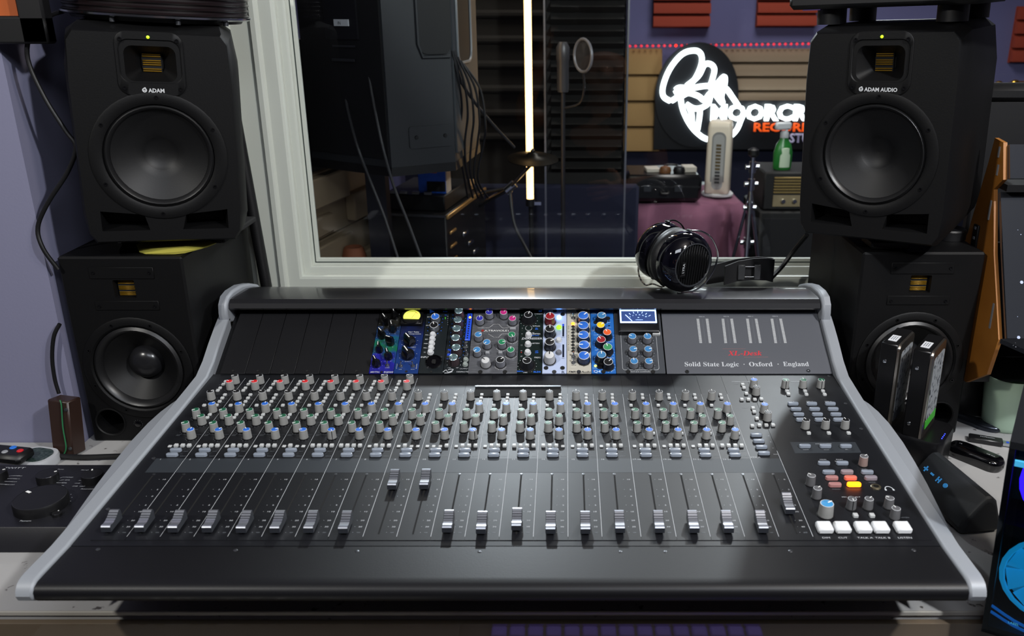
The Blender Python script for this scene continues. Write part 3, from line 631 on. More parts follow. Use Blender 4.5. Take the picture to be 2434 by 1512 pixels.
for i in range(9): m.led(1242, 348 + i * 15, .0006, LGN if i in (1, 2) else LOFF)
for i, s_ in enumerate(('18', '12', '6', '3', '0')): m.t(1278, 346 + i * 30, s_, .0018)
xb = MB(); xb.lathe([(.0128, 0), (.0128, .0022), (.0112, .0026), (.0106, .0006), (.0001, .0004)], GLB, None, 28); xb.box((0, 0, .0012), (.0060, .0085, .0016), SLH, bev=.001); xb.lathe([(.0034, .0018), (.0028, .0006), (.0001, .0006)], VOID, T(0, -.001, .0006), 14)
m.o('input_socket', 1072, 1022, xb); m.hole(1185, 948, .0016, STEEL); m.hole(982, 1108, .0016, STEEL); m.hole(1032, 1165); m.done()
m = Mod(9, 1, 'compressor_module', 'dark compressor module with six shiny silver capped knobs beside a bright blue strip', 'compressor module', DG, CA)
CAPS['turned'] = mat('turned_steel', 'b8dce4', .22, .9)
SB = mat('bright_blue_strip', '1a48c8', .5, emit='1a48c8', es=.12)
for i, (x, y) in enumerate(((1452, 345), (1438, 478), (1422, 608), (1405, 745), (1412, 888), (1372, 1035))):
    X, Y = m.p(x, y); put('rotary_knob', knob(.0082, .0070, .0145, mat('knob_plum', '3c3034', .45), CAPS['turned'], DIMW, flute=.05, top_in=.97), m.root, T(X, Y, m.z) @ RZ(30 * i)); ringdots(m, x, y, .0112, 9, BLP if i < 5 else WHT, sz=.001)
m.rect(1532, 300, 1645, 705, SB); m.rect(1262, 830, 1330, 980, SB)
for i in range(11): m.hole(1612 - i * 4.4, 328 + i * 33.6, .0013)
X, Y = m.p(1608, 361); mb_ = MB(); mb_.lathe([(.0021, 0), (.0019, .0008), (.001, .0014)], mat('led_orange', 'ffa030', .3, emit='ff8a18', es=6), None, 14); mb_.build('indicator_light', m.root, T(X, Y, m.z), label='lit orange indicator light')
for x, y in ((1545, 765), (1538, 838), (1560, 893), (1290, 880), (1284, 955)): m.o('toggle_switch', x, y, dome(.0026, .003, CHR))
for x, y, nm in ((1545, 990, 0), (1537, 1062, 0)): m.o('round_button', x, y, dome(.0040, .004, mat('round_button_grey', '8c9490', .4)))
X, Y = m.p(1290, 1155); m.b.tube([(X - .0085, Y - .002, m.z), (X - .004, Y + .002, m.z), (X - .001, Y - .002, m.z), (X + .004, Y - .0005, m.z), (X + .007, Y + .003, m.z), (X + .002, Y + .0035, m.z), (X - .001, Y + .002, m.z)], .0006, WHT, 5)
m.b.tube([(X - .006, Y - .004, m.z), (X + .001, Y - .0035, m.z), (X + .006, Y - .001, m.z)], .0006, WHT, 5)
m.t(1497, 1168, 'DESPECTE', .0034); m.t(1360, 258, 'OPT', .0026); m.t(1585, 258, 'GAIN 100', .0026); m.t(1565, 691, 'NXT 2', .0024); m.t(1550, 727, 'LINK', .0020); m.t(1545, 802, 'SLOW', .0022); m.t(1550, 932, 'INPUT', .0018); m.t(1520, 1122, 'OUTPUT', .0028); m.t(1300, 1109, 'SOFT', .0018); m.t(1422, 1109, 'WET', .0018); m.done()
BRU = mat('brushed_aluminium', '8e9096', .34, .75); nt = BRU.node_tree      # brushed along the panel
tcn = nt.nodes.new('ShaderNodeTexCoord'); mp = nt.nodes.new('ShaderNodeMapping'); mp.inputs['Scale'].default_value = (60, 1400, 60); nn = nt.nodes.new('ShaderNodeTexNoise'); nn.inputs['Scale'].default_value = 1
rp = nt.nodes.new('ShaderNodeValToRGB'); rp.color_ramp.elements[0].color = (*lin('707278'), 1); rp.color_ramp.elements[1].color = (*lin('9c9ea4'), 1); rp.color_ramp.elements[0].position = .3; rp.color_ramp.elements[1].position = .7
nt.links.new(tcn.outputs['Object'], mp.inputs[0]); nt.links.new(mp.outputs[0], nn.inputs['Vector']); nt.links.new(nn.outputs['Fac'], rp.inputs['Fac']); nt.links.new(rp.outputs[0], nt.nodes['Principled BSDF'].inputs['Base Color'])
m = Mod(8, 2, 'equaliser_module', 'wide brushed silver equaliser module with violet, pink, blue and green capped knobs', 'equaliser module', BRU, CA)
G2 = mat('knob_mid_grey', '70727a', .45)
for x, y, c_, a in ((1897, 350, 'violet', 40), (2110, 350, 'pink', -40), (1758, 440, 'violet', 0), (2240, 442, 'pink', -40), (1738, 680, 'mid', -70), (2230, 680, 'mgreen', 200), (1863, 792, 'mid', 140), (2085, 790, 'mgreen', -90), (1718, 905, 'mid', 130), (2215, 905, 'mgreen', 0)):
    m.k(x, y, .0068, .0060, .0115, c_, a, G2)
m.k(1843, 1062, .0080, .0070, .0115, 'white', 50, mat('knob_pale', 'a0a0a2', .45), ptr=BLK); m.k(2062, 1060, .0076, .0068, .0125, 'black', -50, G2)
for x, y in ((2240, 442), (2230, 680), (2215, 905), (2062, 1060), (2085, 790)): ringdots(m, x, y, .0098, 9, PW, -150, -30, .0008)
for x, y in ((2243, 545), (1868, 902), (2060, 900)): m.o('push_button', x, y, MB().box((0, 0, .0026), (.0095 if y < 600 else .0062, .0052, .0052), mat('key_grey', '8e9094', .45), bev=.0005))
m.t(2000, 557, 'ULTRAVIOLET', .0050, PW, xs=1.35); m.hole(1795, 557, .0022, mat('badge_red', '8c2018', .5)); m.t(1795, 557, '+', .0036, PW)
for q in ((1830, 265), (2175, 265), (1760, 1168), (2125, 1168)): m.hole(*q, .0034)
for a, b_, c_ in (((1890, 515), (1960, 460), (2030, 460)), ((2085, 515), (2030, 460), (1960, 460)), ((1880, 605), (1960, 655), (2030, 655)), ((2080, 605), (2030, 655), (1960, 655))):
    p0, p1, p2 = m.p(*a), m.p(*b_), m.p(*c_); m.b.line(*p0, *p1, .0003, PW, z=m.z + .0002); m.b.line(*p1, *p2, .0003, PW, z=m.z + .0002)
for (a, b_) in (((1720, 515), (1890, 515)), ((2085, 515), (2190, 515)), ((2080, 605), (2190, 600))): m.b.line(*m.p(*a), *m.p(*b_), .0003, PW, z=m.z + .0002)
m.done()
m = Mod(6, 1, 'dynamics_module', 'near black dynamics module with white button domes between two big black knobs', 'dynamics module', mat('module_deep_green', '0a1816', .4), CB)
bb = mat('knob_soft_black', '101014', .45)
m.k(228, 400, .0112, .0070, .0135, 'black', -15, bb); m.k(208, 1075, .0112, .0070, .0135, 'black', 70, bb); ringdots(m, 228, 395, .0145, 13); ringdots(m, 208, 1070, .0145, 13)
for y, x in ((628, 228), (765, 220), (888, 215)): m.o('round_button', x, y, dome(.0050, .006, WD))
X, Y = m.p(230, 520); m.b.lathe([(.0058, .0003), (.0052, .0006)], WHT, T(X, Y, m.z), 8, False, False)
for s_, x, y, z_, mm in (("RATIO", 150, 280, .0030, WHT), ('THRESH', 370, 308, .0032, WHT), ('BYPASS', 345, 490, .0030, WHT), ('IN', 345, 520, .0024, BLP), ('BYP', 350, 537, .0024, BLP), ('HF', 297, 590, .0026, WHT), ('LIMITER', 340, 606, .0036, WHT), ('(DS OUT)', 330, 630, .0022, BLP), ('DERRESSER', 285, 674, .0054, WHT), ('LISTEN', 330, 745, .0034, WHT), ('LPF', 350, 862, .0026, BLP), ('HPF', 350, 884, .0026, BLP), ('FREQ', 362, 956, .0036, WHT), ('EMPIRICAL', 140, 1160, .0030, BLP), ('LABS', 180, 1178, .0026, WHT), ('ELDS', 355, 1168, .0042, BLP), ('Hz', 210, 1125, .0024, WHT), ('el', 400, 262, .0070, BLP)): m.t(x, y, s_, z_, mm, bold=.02)
for i, s_ in enumerate(('3', '6', '9', '12', '16', '20')): m.t(135 - i * 3, 522 + i * 83, s_, .0026); m.led(133 - i * 3, 550 + i * 82, .0008, mat('led_red_dim', '801810', .4, emit='ff2010', es=.5) if i == 4 else LOFF)
m.hole(245, 1165, .0028); m.done()
m = Mod(5, 1, 'tape_module', 'pale blue-white module with a dark red top knob and lit blue and green lamps', 'tape module', mat('module_ice_white', 'b0bcd8', .45), CB)
nb = mat('knob_navy_black', '14161e', .4)
for x, y, c_, bd, a in ((548, 432, 'dred', mat('knob_dark_red', '6a1018', .4), 0), (546, 618, 'black', nb, 0), (545, 810, 'black', nb, -60)): m.k(x, y, .0084, .0080, .0155, c_, a, bd)
m.k(540, 1005, .0086, .0080, .0150, 'white', 0, mat('knob_white', 'b8b8ba', .45), ptr=BLK)
for q in ((548, 432), (546, 618), (545, 810), (540, 1005)): X, Y = m.p(*q); m.b.lathe([(.0106, .0002), (.0109, .0002)], BLK, T(X, Y, m.z), 28, False, False)
for x, y, nm, cc, e_ in ((679, 365, 'blue', '60a0ff', 9), (678, 512, 'green', '70e020', 3)):
    mb_ = MB(); mb_.lathe([(.0042, 0), (.0042, .0015), (.0034, .003), (.0015, .0038)], mat('lamp_' + nm, cc, .3, emit=cc, es=e_), None, 16); m.o('indicator_light', x, y, mb_, lab='lit %s indicator light' % nm)
m.o('round_button', 675, 705, dome(.0046, .005, WD)); m.o('round_button', 675, 888, dome(.0044, .005, G2))
for y0, y1 in ((458, 642), (762, 950)):
    m.rect(729, y0, 755, y1, SLH); m.rect(733, y0 + 6, 751, y1 - 6, mat('meter_dark_blue', '141c30', .3), .0003)
m.rect(734, 460, 750, 490, mat('meter_lit_blue', '2040c0', .4, emit='2040ff', es=.8), .0004)
for x, y in ((503, 314), (733, 314), (487, 1110), (730, 1110)): m.hole(x, y, .0036)
for x, y in ((618, 262), (608, 1168)): m.hole(x, y, .0034, STEEL)
IK = mat('ink_blue_grey', '30384c', .6)
for s_, x, y, z_ in (('542', 712, 258, .0050), ('TRIM', 640, 305, .0018), ('SATURATION', 545, 665, .0020), ('TEXTURE', 537, 1068, .0026), ('TAPE', 680, 560, .0020), ('PEAK', 740, 657, .0018), ('TRIM', 738, 968, .0018), ('IN', 678, 385, .0018), ('R', 742, 1172, .0070), ('Rupert Neve', 505, 250, .0026), ('Designs', 500, 267, .0026)): m.t(x, y, s_, z_, IK)
m.done()
CRM = mat('module_cream', 'b4b0a4', .5); INK = mat('ink_black', '1c1c20', .6)
m = Mod(4, 1, 'compressor_module', 'cream compressor module with five big blue knobs and one orange lamp lit', 'compressor module', CRM, CB)
bn = mat('knob_navy', '14284e', .4)
for i, (x, y, a) in enumerate(((1037, 408, -45), (1037, 552, 75), (1040, 695, 85), (1047, 842, 90), (1046, 1000, -50))):
    m.k(x, y, .0094, .0090, .0130, 'blue', a, bn, fl=.06); ringdots(m, x, y, .0115, 7, INK, -200, 20, .0008)
for i, y in enumerate((455, 497, 541, 587, 633, 679, 725, 771, 818, 862)):
    if i: m.led(887, y, .0026, SLH)
    m.t(858, y - 2, ('0', '1', '2', '3', '4', '5', '6', '9', '12', '16')[i], .0024, INK)
mb_ = MB(); mb_.lathe([(.0030, 0), (.0028, .001), (.0014, .002)], mat('led_orange', '', 1), None, 14); m.o('indicator_light', 887, 455, mb_, lab='lit orange indicator light')
for x, y in ((890, 372), (893, 948), (893, 1037)): m.o('toggle_switch', x, y, toggle())
for s_, x, y, z_ in (('RNC', 860, 262, .0044), ('500', 1073, 262, .0044), ('Really Nice', 930, 296, .0030), ('Compressor', 925, 316, .0030), ('SuperNice', 895, 914, .0024), ('Normal', 893, 975, .0022), ('GAIN', 1045, 1068, .0026), ('On/Off', 895, 1070, .0022), ('FMR', 877, 1168, .0052), ('Audio', 1080, 1168, .0052)): m.t(x, y, s_, z_, INK, shear=.2, bold=.01)
for i, ch in enumerate('GAIN REDUCTION'): m.t(820, 492 + i * 27, ch, .0026, INK)
X, Y = m.p(895, 1080); m.b.quad(X - .0048, Y - .0048, X + .0048, Y + .002, m.z + .0001, mat('paper_tag', 'b8b4a8', .6))
for q in ((963, 262), (972, 1168)): m.hole(*q, .0034, STEEL)
m.done()
MBL = mat('module_sky_blue', '1e62b0', .45)
m = Mod(3, 1, 'equaliser_module', 'bright blue equaliser module with staggered yellow, orange, red and green capped knobs', 'equaliser module', MBL, CB)
nk = mat('knob_ink', '10141c', .45)
for x, y, c_, a in ((1307, 402, 'steel', -60), (1292, 545, 'yellow', -50), (1388, 652, 'orange', 25), (1300, 760, 'dred', 35), (1395, 870, 'sgreen', 15), (1305, 985, 'steel', 0), (1405, 1090, 'black', -45)):
    m.k(x, y, .0085 if y < 450 or y > 700 else .0078, .0074 if y < 450 or y > 700 else .0068, .0125, c_, a, nk); ringdots(m, x, y, .0112, 9, PW, -200, 20, .0008)
m.o('round_button', 1287, 1085, dome(.0052, .0045, GLB)); m.led(1218, 1080, .0022, mat('led_yellow', 'e8f060', .4, emit='e8ff60', es=2.5))
for q in ((1402, 375), (1222, 433), (1425, 922), (1240, 1022)): m.hole(*q, .0038)
for q in ((1417, 415), (1420, 483)): m.hole(*q, .0013)
for q in ((1310, 258), (1337, 1166)): m.hole(*q, .0034)
PB = mat('print_pale_blue', 'a8c8ec', .6)
for s_, x, y, z_ in (('moog', 1405, 260, .0072), ('Q4', 1245, 1162, .0070), ('AIR', 1190, 290, .0024), ('BAND', 1196, 307, .0024), ('AIR', 1190, 540, .0024), ('GAIN', 1190, 560, .0024), ('2.5 KHz', 1237, 622, .0024), ('650 Hz', 1440, 722, .0024), ('160 Hz', 1250, 845, .0024), ('40 Hz', 1460, 962, .0024), ('SUB', 1458, 1150, .0024), ('POWER', 1212, 1112, .0018), ('HEIM', 1415, 435, .0020), ('SIGNAL', 1420, 507, .0018)): m.t(x, y, s_, z_, PB if s_ not in ('moog', 'Q4') else mat('print_ice', 'bcd4f0', .5), bold=.01)
m.t(1196, 1150, 'I', .0040, mat('led_red_dim', '', 1)); m.done()
SG = mat('module_graphite', '404348', .42, bump=(600, .03))
m = Mod(2, 2, 'compressor_module', 'wide graphite compressor module with a lit blue-white needle meter and six blue knobs', 'compressor module', SG, CB)
X, Y = m.p(1845, 420); hb = MB(); hw, hh = .0325, .0255
hb.loft([[(x, y, z) for x, y in rrect(2 * hw, 2 * hh, .002, 3)] for z in (0, .0095)] + [[(x * .96, y * .96, .0105) for x, y in rrect(2 * hw, 2 * hh, .002, 3)]], mat('meter_case', '0e0e12', .3))
mh = hb.build('meter_housing', m.root, T(X, Y - .004, m.z))
MG = mat('meter_glow_white', 'c0d4ff', .5, emit='9cc0ff', es=2.6); MI = mat('meter_face_blue', '28365c', .5, emit='2c4a90', es=.55)
mb_ = MB(); mb_.box((0, .0065, .0108), (.0590, .0300, .0012), MG, bev=.0004); mb_.box((0, .0050, .0116), (.0540, .0215, .0006), MI)
for i in range(7):
    a = R(140 - i * 16.5); mb_.cyl((.021 * math.cos(a) * 1.05, -.0085 + .020 * math.sin(a), .0121), (.025 * math.cos(a) * 1.05, -.0085 + .0235 * math.sin(a), .0121), .0004, MG, n=4)
for i, s_ in enumerate(('0', '4', '8', '12', '16', '20')): a = R(134 - i * 17); mb_.text(s_, .0180 * math.cos(a) * 1.05, -.0095 + .0165 * math.sin(a), .0028, MG, z=.0121)
mb_.cyl((-.0105, -.0055, .0124), (-.0205, .0075, .0124), .0006, MG, n=5); mb_.text('dB', 0, .001, .0024, MG, z=.0121); mb_.text('COMPRESSION', .001, -.0035, .0018, MG, z=.0121)
mb_.build('meter_dial', mh, label='lit blue-white needle meter dial')
hb = MB(); hb.lathe([(.0014, 0), (.0014, .0006)], SLH, T(.0005, -.017, .0105), 10); hb.build('screw', mh)
for x, y, a in ((1758, 710, 70), (1982, 710, 20), (1772, 900, -85), (1992, 900, -85), (1785, 1078, 10), (2002, 1078, -85)): m.k(x, y, .0072, .0063, .0122, 'mid', a, G2); ringdots(m, x, y, .0102, 9, WHT, -215, 35, .0008)
m.o('push_button', 2117, 622, MB().box((0, 0, .0028), (.0125, .0058, .0056), BTN, bev=.0006))
q = [m.p(1575, 285), m.p(2085, 285), m.p(2150, 1138), m.p(1612, 1138)]
q = [(q[0][0], q[0][1]), (q[1][0], q[0][1]), (q[1][0], q[2][1]), (q[0][0], q[2][1])]
mb_ = m.b; mb_.tube([(x, y, m.z) for x, y in rrect(q[1][0] - q[0][0], q[0][1] - q[2][1], .004, 4, (q[0][0] + q[1][0]) / 2, (q[0][1] + q[2][1]) / 2)], .00035, WHT, 4, closed=True, smooth=1)
m.t(1722, 254, 'SSL', .0046); m.t(1885, 254, 'G COMP', .0046); m.t(1885, 1168, 'STEREO BUS COMPRESSOR', .0028)
for q in ((1648, 254), (2003, 254), (1702, 1165), (2070, 1165)): m.hole(*q, .0036)
m.done()
# ------------------------------------------------------------------ loudspeakers
SPK = mat('speaker_black_vinyl', '050506', .55, bump=(400, .10), spec=.25); CONE = mat('speaker_cone', '0a0a0b', .5, bump=(500, .05), spec=.35); RUBR = mat('rubber_surround', '141415', .38); GOLD = mat('gold_ribbon', '80600f', .4, .5)
XZ = Matrix(((1, 0, 0, 0), (0, 0, -1, 0), (0, 1, 0, 0), (0, 0, 0, 1)))      # local xy -> xz, local z -> -y (towards the front)
def front(x, z, y=0): return T(x, y, z) @ XZ
def screw_at(root, x, z, y, r=.0032):
    b = MB(); b.lathe([(r, 0), (r, .0010), (r * .55, .0010), (r * .5, .0002), (.0001, .0002)], mat('screw_black', '1c1c1e', .25, .6), None, 12)
    b.build('screw', root, front(x, z, y))
def ribbon(root, x, z, y, wd, hg):
    b = MB(); b.box((0, 0, 0), (wd, hg, .002), VOID)
    n = 11
    for i in range(n):
        zz = -hg / 2 + hg * (i + .5) / n
        if i in (3, 7): continue
        b.box((0, zz, .0014), (wd * .96, hg / n * .62, .0022), GOLD, RX(0), bev=.0006)
    return b.build('ribbon_tweeter', root, front(x, z, y), label='gold pleated ribbon tweeter')
WGZ = .2525
def studio_monitor(M, label, brand, logo_s):
    W_, H_, D_ = .218, .302, .25
    r = thing('studio_monitor', label, 'speaker', M, 'upper studio monitors')
    b = MB()
    def outline(w_, h_, cz, cc, y):         # eight sided face with slightly bowed sides
        a, c = w_ / 2, h_ / 2
        P = [(-a * .80, c), (a * .80, c), (a * .93, c * .93), (a, c * .62), (a, -c * .72), (a * .95, -c * .86), (a * .80, -c), (-a * .80, -c), (-a * .95, -c * .86), (-a, -c * .72), (-a, c * .62), (-a * .93, c * .93)]
        return [(x, y, cz + z) for x, z in P]
    fr = [(-.088, .147), (.088, .147), (.096, .135), (.099, .08), (.099, -.100), (.096, -.130), (.088, -.142), (-.088, -.142), (-.096, -.130), (-.099, -.100), (-.099, .08), (-.096, .135)]
    b.loft([[(x, 0, .149 + z * .965) for x, z in fr], [(x * 1.02, .004, .149 + z * .985) for x, z in fr], outline(W_, H_, .151, .05, .045), outline(W_, H_, .151, .05, D_ - .03), outline(W_ * .9, H_ * .9, .151, .05, D_)], SPK)
    o = b.build('cabinet', r, ang=30)
    wz = .130; cutw = MB(); cutw.cyl((0, -.02, wz), (0, .038, wz), .071, VOID, n=40)
    cuth = MB(); cuth.loft([[(x * q, yy, WGZ + z * q) for x, z in rrect(.072, .052, .012, 5)] for q, yy in ((1.06, -.01), (.38, .026))], SPK)
    p1 = MB(); p1.loft([[(-.083, -.01, .026), (-.020, -.01, .026), (-.026, -.01, .050), (-.083, -.01, .056)], [(-.075, .04, .030), (-.026, .04, .030), (-.030, .04, .044), (-.075, .04, .050)]], VOID)
    p2 = MB(); p2.loft([[(.083, -.01, .026), (.083, -.01, .056), (.026, -.01, .050), (.020, -.01, .026)], [(.075, .04, .030), (.075, .04, .050), (.030, .04, .044), (.026, .04, .030)]], VOID)
    cut(o, [cutw, cuth, p1, p2])
    w = MB(); w.lathe([(.0865, 0), (.0865, .0015), (.0845, .0022), (.074, .0022), (.0705, .0005), (.0695, -.006)], SPK, None, 48, False, False)
    w.build('woofer_rim', r, front(0, wz))
    s = MB(); s.lathe([(.0705, -.008), (.0695, -.003), (.0665, -.0005), (.0630, -.003), (.0615, -.008)], RUBR, None, 48, False, False)
    sr = s.build('surround', r, front(0, wz))
    c = MB(); c.lathe([(.0615, -.008), (.050, -.0135), (.034, -.0200), (.0235, -.0235), (.0225, -.0243), (.016, -.0275), (.008, -.0295), (.0001, -.030)], CONE, None, 48, False, False)
    c.build('woofer_cone', r, front(0, wz), ang=60)
    for i in range(6):
        a = R(30 + 60 * i) if False else R(60 * i + 28); screw_at(r, .0795 * math.cos(a), wz + .0795 * math.sin(a), -.002, .0026)
    g = MB(); P = rrect(.083, .082, .016, 6)
    Q = rrect(.076, .056, .013, 6, 0, .003)
    g.loft([[(x, y, 0) for x, y in P], [(x, y, .0012) for x, y in P], [(x * .985, y * .985, .0018) for x, y in P], [(x, y, .0018) for x, y in Q], [(x * .97, y * .97, .0008) for x, y in Q]], SPK, cap0=False, cap1=False)
    for sx, z in ((-.033, .033), (.033, .033), (-.033, -.034), (.033, -.034)): pass
    g.text(logo_s, .004, -.0365, .0072, mat('logo_white', 'c4c6c8', .5), z=.0022, xs=.95, bold=.03)
    vs, fs, x0, x1 = text_mesh(logo_s, .03); lx = .004 - (x1 - x0) * .0072 * .95 / 2 - .0045
    g.lathe([(.0016, .0020), (.0030, .0020)], mat('logo_white', '', 1), T(lx, -.0338, 0), 14, False, False); g.quad(lx - .0016, -.0345, lx + .0022, -.0335, .0022, mat('logo_white', '', 1)); g.quad(lx - .0004, -.0312, lx + .0018, -.0302, .0022, mat('logo_white', '', 1))
    wg = g.build('waveguide', r, front(0, WGZ))
    h = MB(); h.loft([[(x * q, WGZ + z * q - WGZ, -yy) for x, z in rrect(.072, .052, .012, 5)] for q, yy in ((1.0, 0), (.42, .0245))], mat('horn_satin', '1c1c20', .32), cap0=False, cap1=False)
    h.build('horn', r, front(0, WGZ), ang=20)
    for sx in (-1, 1):
        for z in (.283, .221): screw_at(r, sx * .034, z, -.0018, .0026)
    ribbon(r, 0, WGZ, .022, .024, .030)
    l = MB(); l.lathe([(.0021, 0), (.0019, .0012), (.0008, .0018)], mat('led_lime', 'b8ff30', .3, emit='b0f010', es=1.6), None, 14)
    l.build('power_light', r, front(0, .2865, -.0016), label='lit lime green power light')
    return r
# left upper: rolled a little to the right and toed in; right upper: toed in more
zt = 1.0225
ML = T(-.594, 1.250, zt + .010) @ RY(3.4) @ RZ(20) @ S(1.05, 1.05, 1.05)
studio_monitor(ML, 'upper left black studio monitor, tilted, on a yellow cloth, with ADAM lettering', 'a', 'ADAM')
MRr = T(.452, 1.262, zt + .010) @ RY(-2.2) @ RZ(-34) @ S(1.05, 1.05, 1.05)
studio_monitor(MRr, 'upper right black studio monitor with ADAM AUDIO lettering beside the wood-sided cabinet', 'b', 'ADAM AUDIO')
def lower_monitor(M, label, D_=.262):
    W_, H_ = .178, .293
    r = thing('studio_monitor', label, 'speaker', M, 'lower studio monitors')
    b = MB(); b.box((0, D_ / 2, H_ / 2), (W_, D_, H_), SPK, bev=.003); o = b.build('cabinet', r)
    wz = .122; cw = MB(); cw.cyl((0, -.02, wz), (0, .034, wz), .066, VOID, n=40)
    ct = [cw]
    for sx in (-1, 1):
        q = MB(); q.cyl((sx * .058, -.02, .033), (sx * .058, .055, .033), .0215, VOID, r1=.017, n=28); ct.append(q)
    q = MB(); q.loft([[(x, -.01, .245 + z) for x, z in rrect(.034, .030, .002, 2)], [(x * .8, .012, .245 + z * .8) for x, z in rrect(.034, .030, .002, 2)]], SPK); ct.append(q)
    cut(o, ct)
    w = MB(); w.lathe([(.0805, 0), (.0805, .0018), (.0785, .003), (.069, .003), (.0665, .001), (.0655, -.006)], SPK, None, 44, False, False); w.build('woofer_rim', r, front(0, wz))
    s = MB(); s.lathe([(.0665, -.006), (.0650, .001), (.061, .004), (.0565, .001), (.054, -.006)], RUBR, None, 44, False, False); s.build('surround', r, front(0, wz))
    c = MB(); c.lathe([(.054, -.006), (.040, -.017), (.026, -.027), (.024, -.028)], CONE, None, 44, False, False); c.build('woofer_cone', r, front(0, wz))
    c = MB(); c.lathe([(.026, -.0285), (.0235, -.019), (.017, -.0125), (.008, -.0095), (.0001, -.0088)], mat('dust_cap', '1c1c1e', .24), None, 32, False, False); c.build('dust_cap', r, front(0, wz), ang=60)
    for i in range(8):
        a = R(45 * i + 22); screw_at(r, .0735 * math.cos(a), wz + .0735 * math.sin(a), -.0028, .0026)
    g = MB(); P = rrect(.092, .052, .004, 4); Q = rrect(.035, .031, .002, 4)
    def ringp(P): return P
    g.box((0, .0245, .0006), (.092, .017, .0016), SPK, bev=.0005); g.box((0, -.0245, .0006), (.092, .014, .0016), SPK, bev=.0005)
    g.build('tweeter_plate', r, front(0, .245))
    for sx in (-1, 1):
        for z in (.270, .2195): screw_at(r, sx * .040, z, -.0014, .0024)
        q = MB(); q.lathe([(.0235, 0), (.0235, .001), (.0218, .0015), (.0205, 0)], SPK, None, 28, False, False); q.build('port_rim', r, front(sx * .058, .033))
    ribbon(r, 0, .245, .009, .025, .024)
    k = MB()
    for sx in (-.016, .016): k.lathe([(.0045, 0), (.0045, .002), (.0036, .0024)], GLB, T(sx, 0, 0), 14)
    for sx in (-.016, .016):
        for i in range(9): a = R(-60 + 30 * i); k.quad(sx + .0065 * math.cos(a) - .0003, .0065 * math.sin(a) - .0003, sx + .0065 * math.cos(a) + .0003, .0065 * math.sin(a) + .0003, .0004, DIMW)
    k.text('ADAM', 0, -.012, .0042, DIMW, z=.0004)
    k.build('trim_controls', r, front(0, .030))
    return r
lm = lower_monitor(T(-.6700, 1.247, TZ) @ S(1.056, 1.056, 1.056), 'lower left black studio monitor with a gold tweeter beside the pillar')
rm = lower_monitor(T(.548, 1.272, TZ) @ S(1.056, 1.056, 1.056), 'lower right black studio monitor standing behind the two bare hard drives')
# yellow cloth and rubber pad under the left monitor, pad and puck under the right one
YC = mat('yellow_cloth', 'a8a040', .85, bump=(300, .3))
b = MB(); n = 16; P = []
for i in range(n):
    a = 2 * math.pi * i / n; P.append(((.055 + .010 * math.sin(3 * a)) * math.cos(a), (.050 + .008 * math.cos(2 * a)) * math.sin(a)))
b.loft([[(x, y, .0004) for x, y in P], [(x * 1.02, y * 1.02, .003 + .0015 * math.sin(5 * i)) for i, (x, y) in enumerate(P)], [(x * .8, y * .8, .0075) for x, y in P]], YC)
b.build('folded_cloth', None, T(-.612, 1.300, 1.0199), label='crumpled yellow cloth squeezed under the upper left monitor', cat='cloth')
b = MB(); b.box((0, 0, .0045), (.17, .15, .009), mat('foam_black', '0e0e0f', .9), bev=.002)
for i in range(8): b.box((-.078 + i * .022, -.0755, .0045), (.010, .004, .007), mat('foam_black', '', 1))
b.build('isolation_pad', None, T(-.625, 1.40, 1.0199), label='black ribbed isolation pad on the lower left monitor', cat='isolation pad')
b = MB(); b.box((0, 0, .007), (.060, .05, .014), BLK, bev=.003); b.build('rubber_block', None, T(.500, 1.310, 1.0199), label='black rubber block under the front of the upper right monitor', cat='rubber block')
b = MB(); b.lathe([(.026, 0), (.026, .014), (.024, .0165), (.0001, .0165)], BLK, None, 28); b.text('ACE', 0, 0, .004, DIMW, z=.0168)
b.build('rubber_puck', None, T(.620, 1.36, 1.0199), label='round black rubber puck under the rear of the upper right monitor', cat='rubber block')
# ribbed device on the left monitor
rd = thing('ribbed_device', 'black ribbed device with thin chrome rims lying on the upper left monitor', 'device', ML @ T(.006, .03, .3065))
b = MB(); prof = []
for i in range(9): prof += [(.124, .008 + i * .0075), (.1205, .0105 + i * .0075), (.1205, .0130 + i * .0075)]
RIB = mat('ribbed_maroon_black', '140c0e', .35); b.lathe([(.115, .004)] + prof + [(.115, .078), (.0001, .078)], RIB, T(0, .11, 0), 64, True, True); b.build('ribbed_body', rd, ang=20)
b = MB(); b.lathe([(.122, .002), (.127, .004), (.127, .0065), (.122, .0075)], CHR, T(0, .11, 0), 64, False, False); b.build('lower_rim', rd)
b = MB(); b.lathe([(.122, .074), (.127, .0755), (.127, .078), (.122, .080)], CHR, T(0, .11, 0), 64, False, False); b.build('upper_rim', rd)
b = MB(); b.lathe([(.112, -.0025), (.116, .004)], BLK, T(0, .11, 0), 48); b.build('base', rd)
for a in (-115, -75, -40):
    b = MB(); b.lathe([(.0035, -.004), (.0035, .001)], STEEL, T(.118 * math.cos(R(a)), .11 + .118 * math.sin(R(a)), 0), 10); b.build('foot_screw', rd)
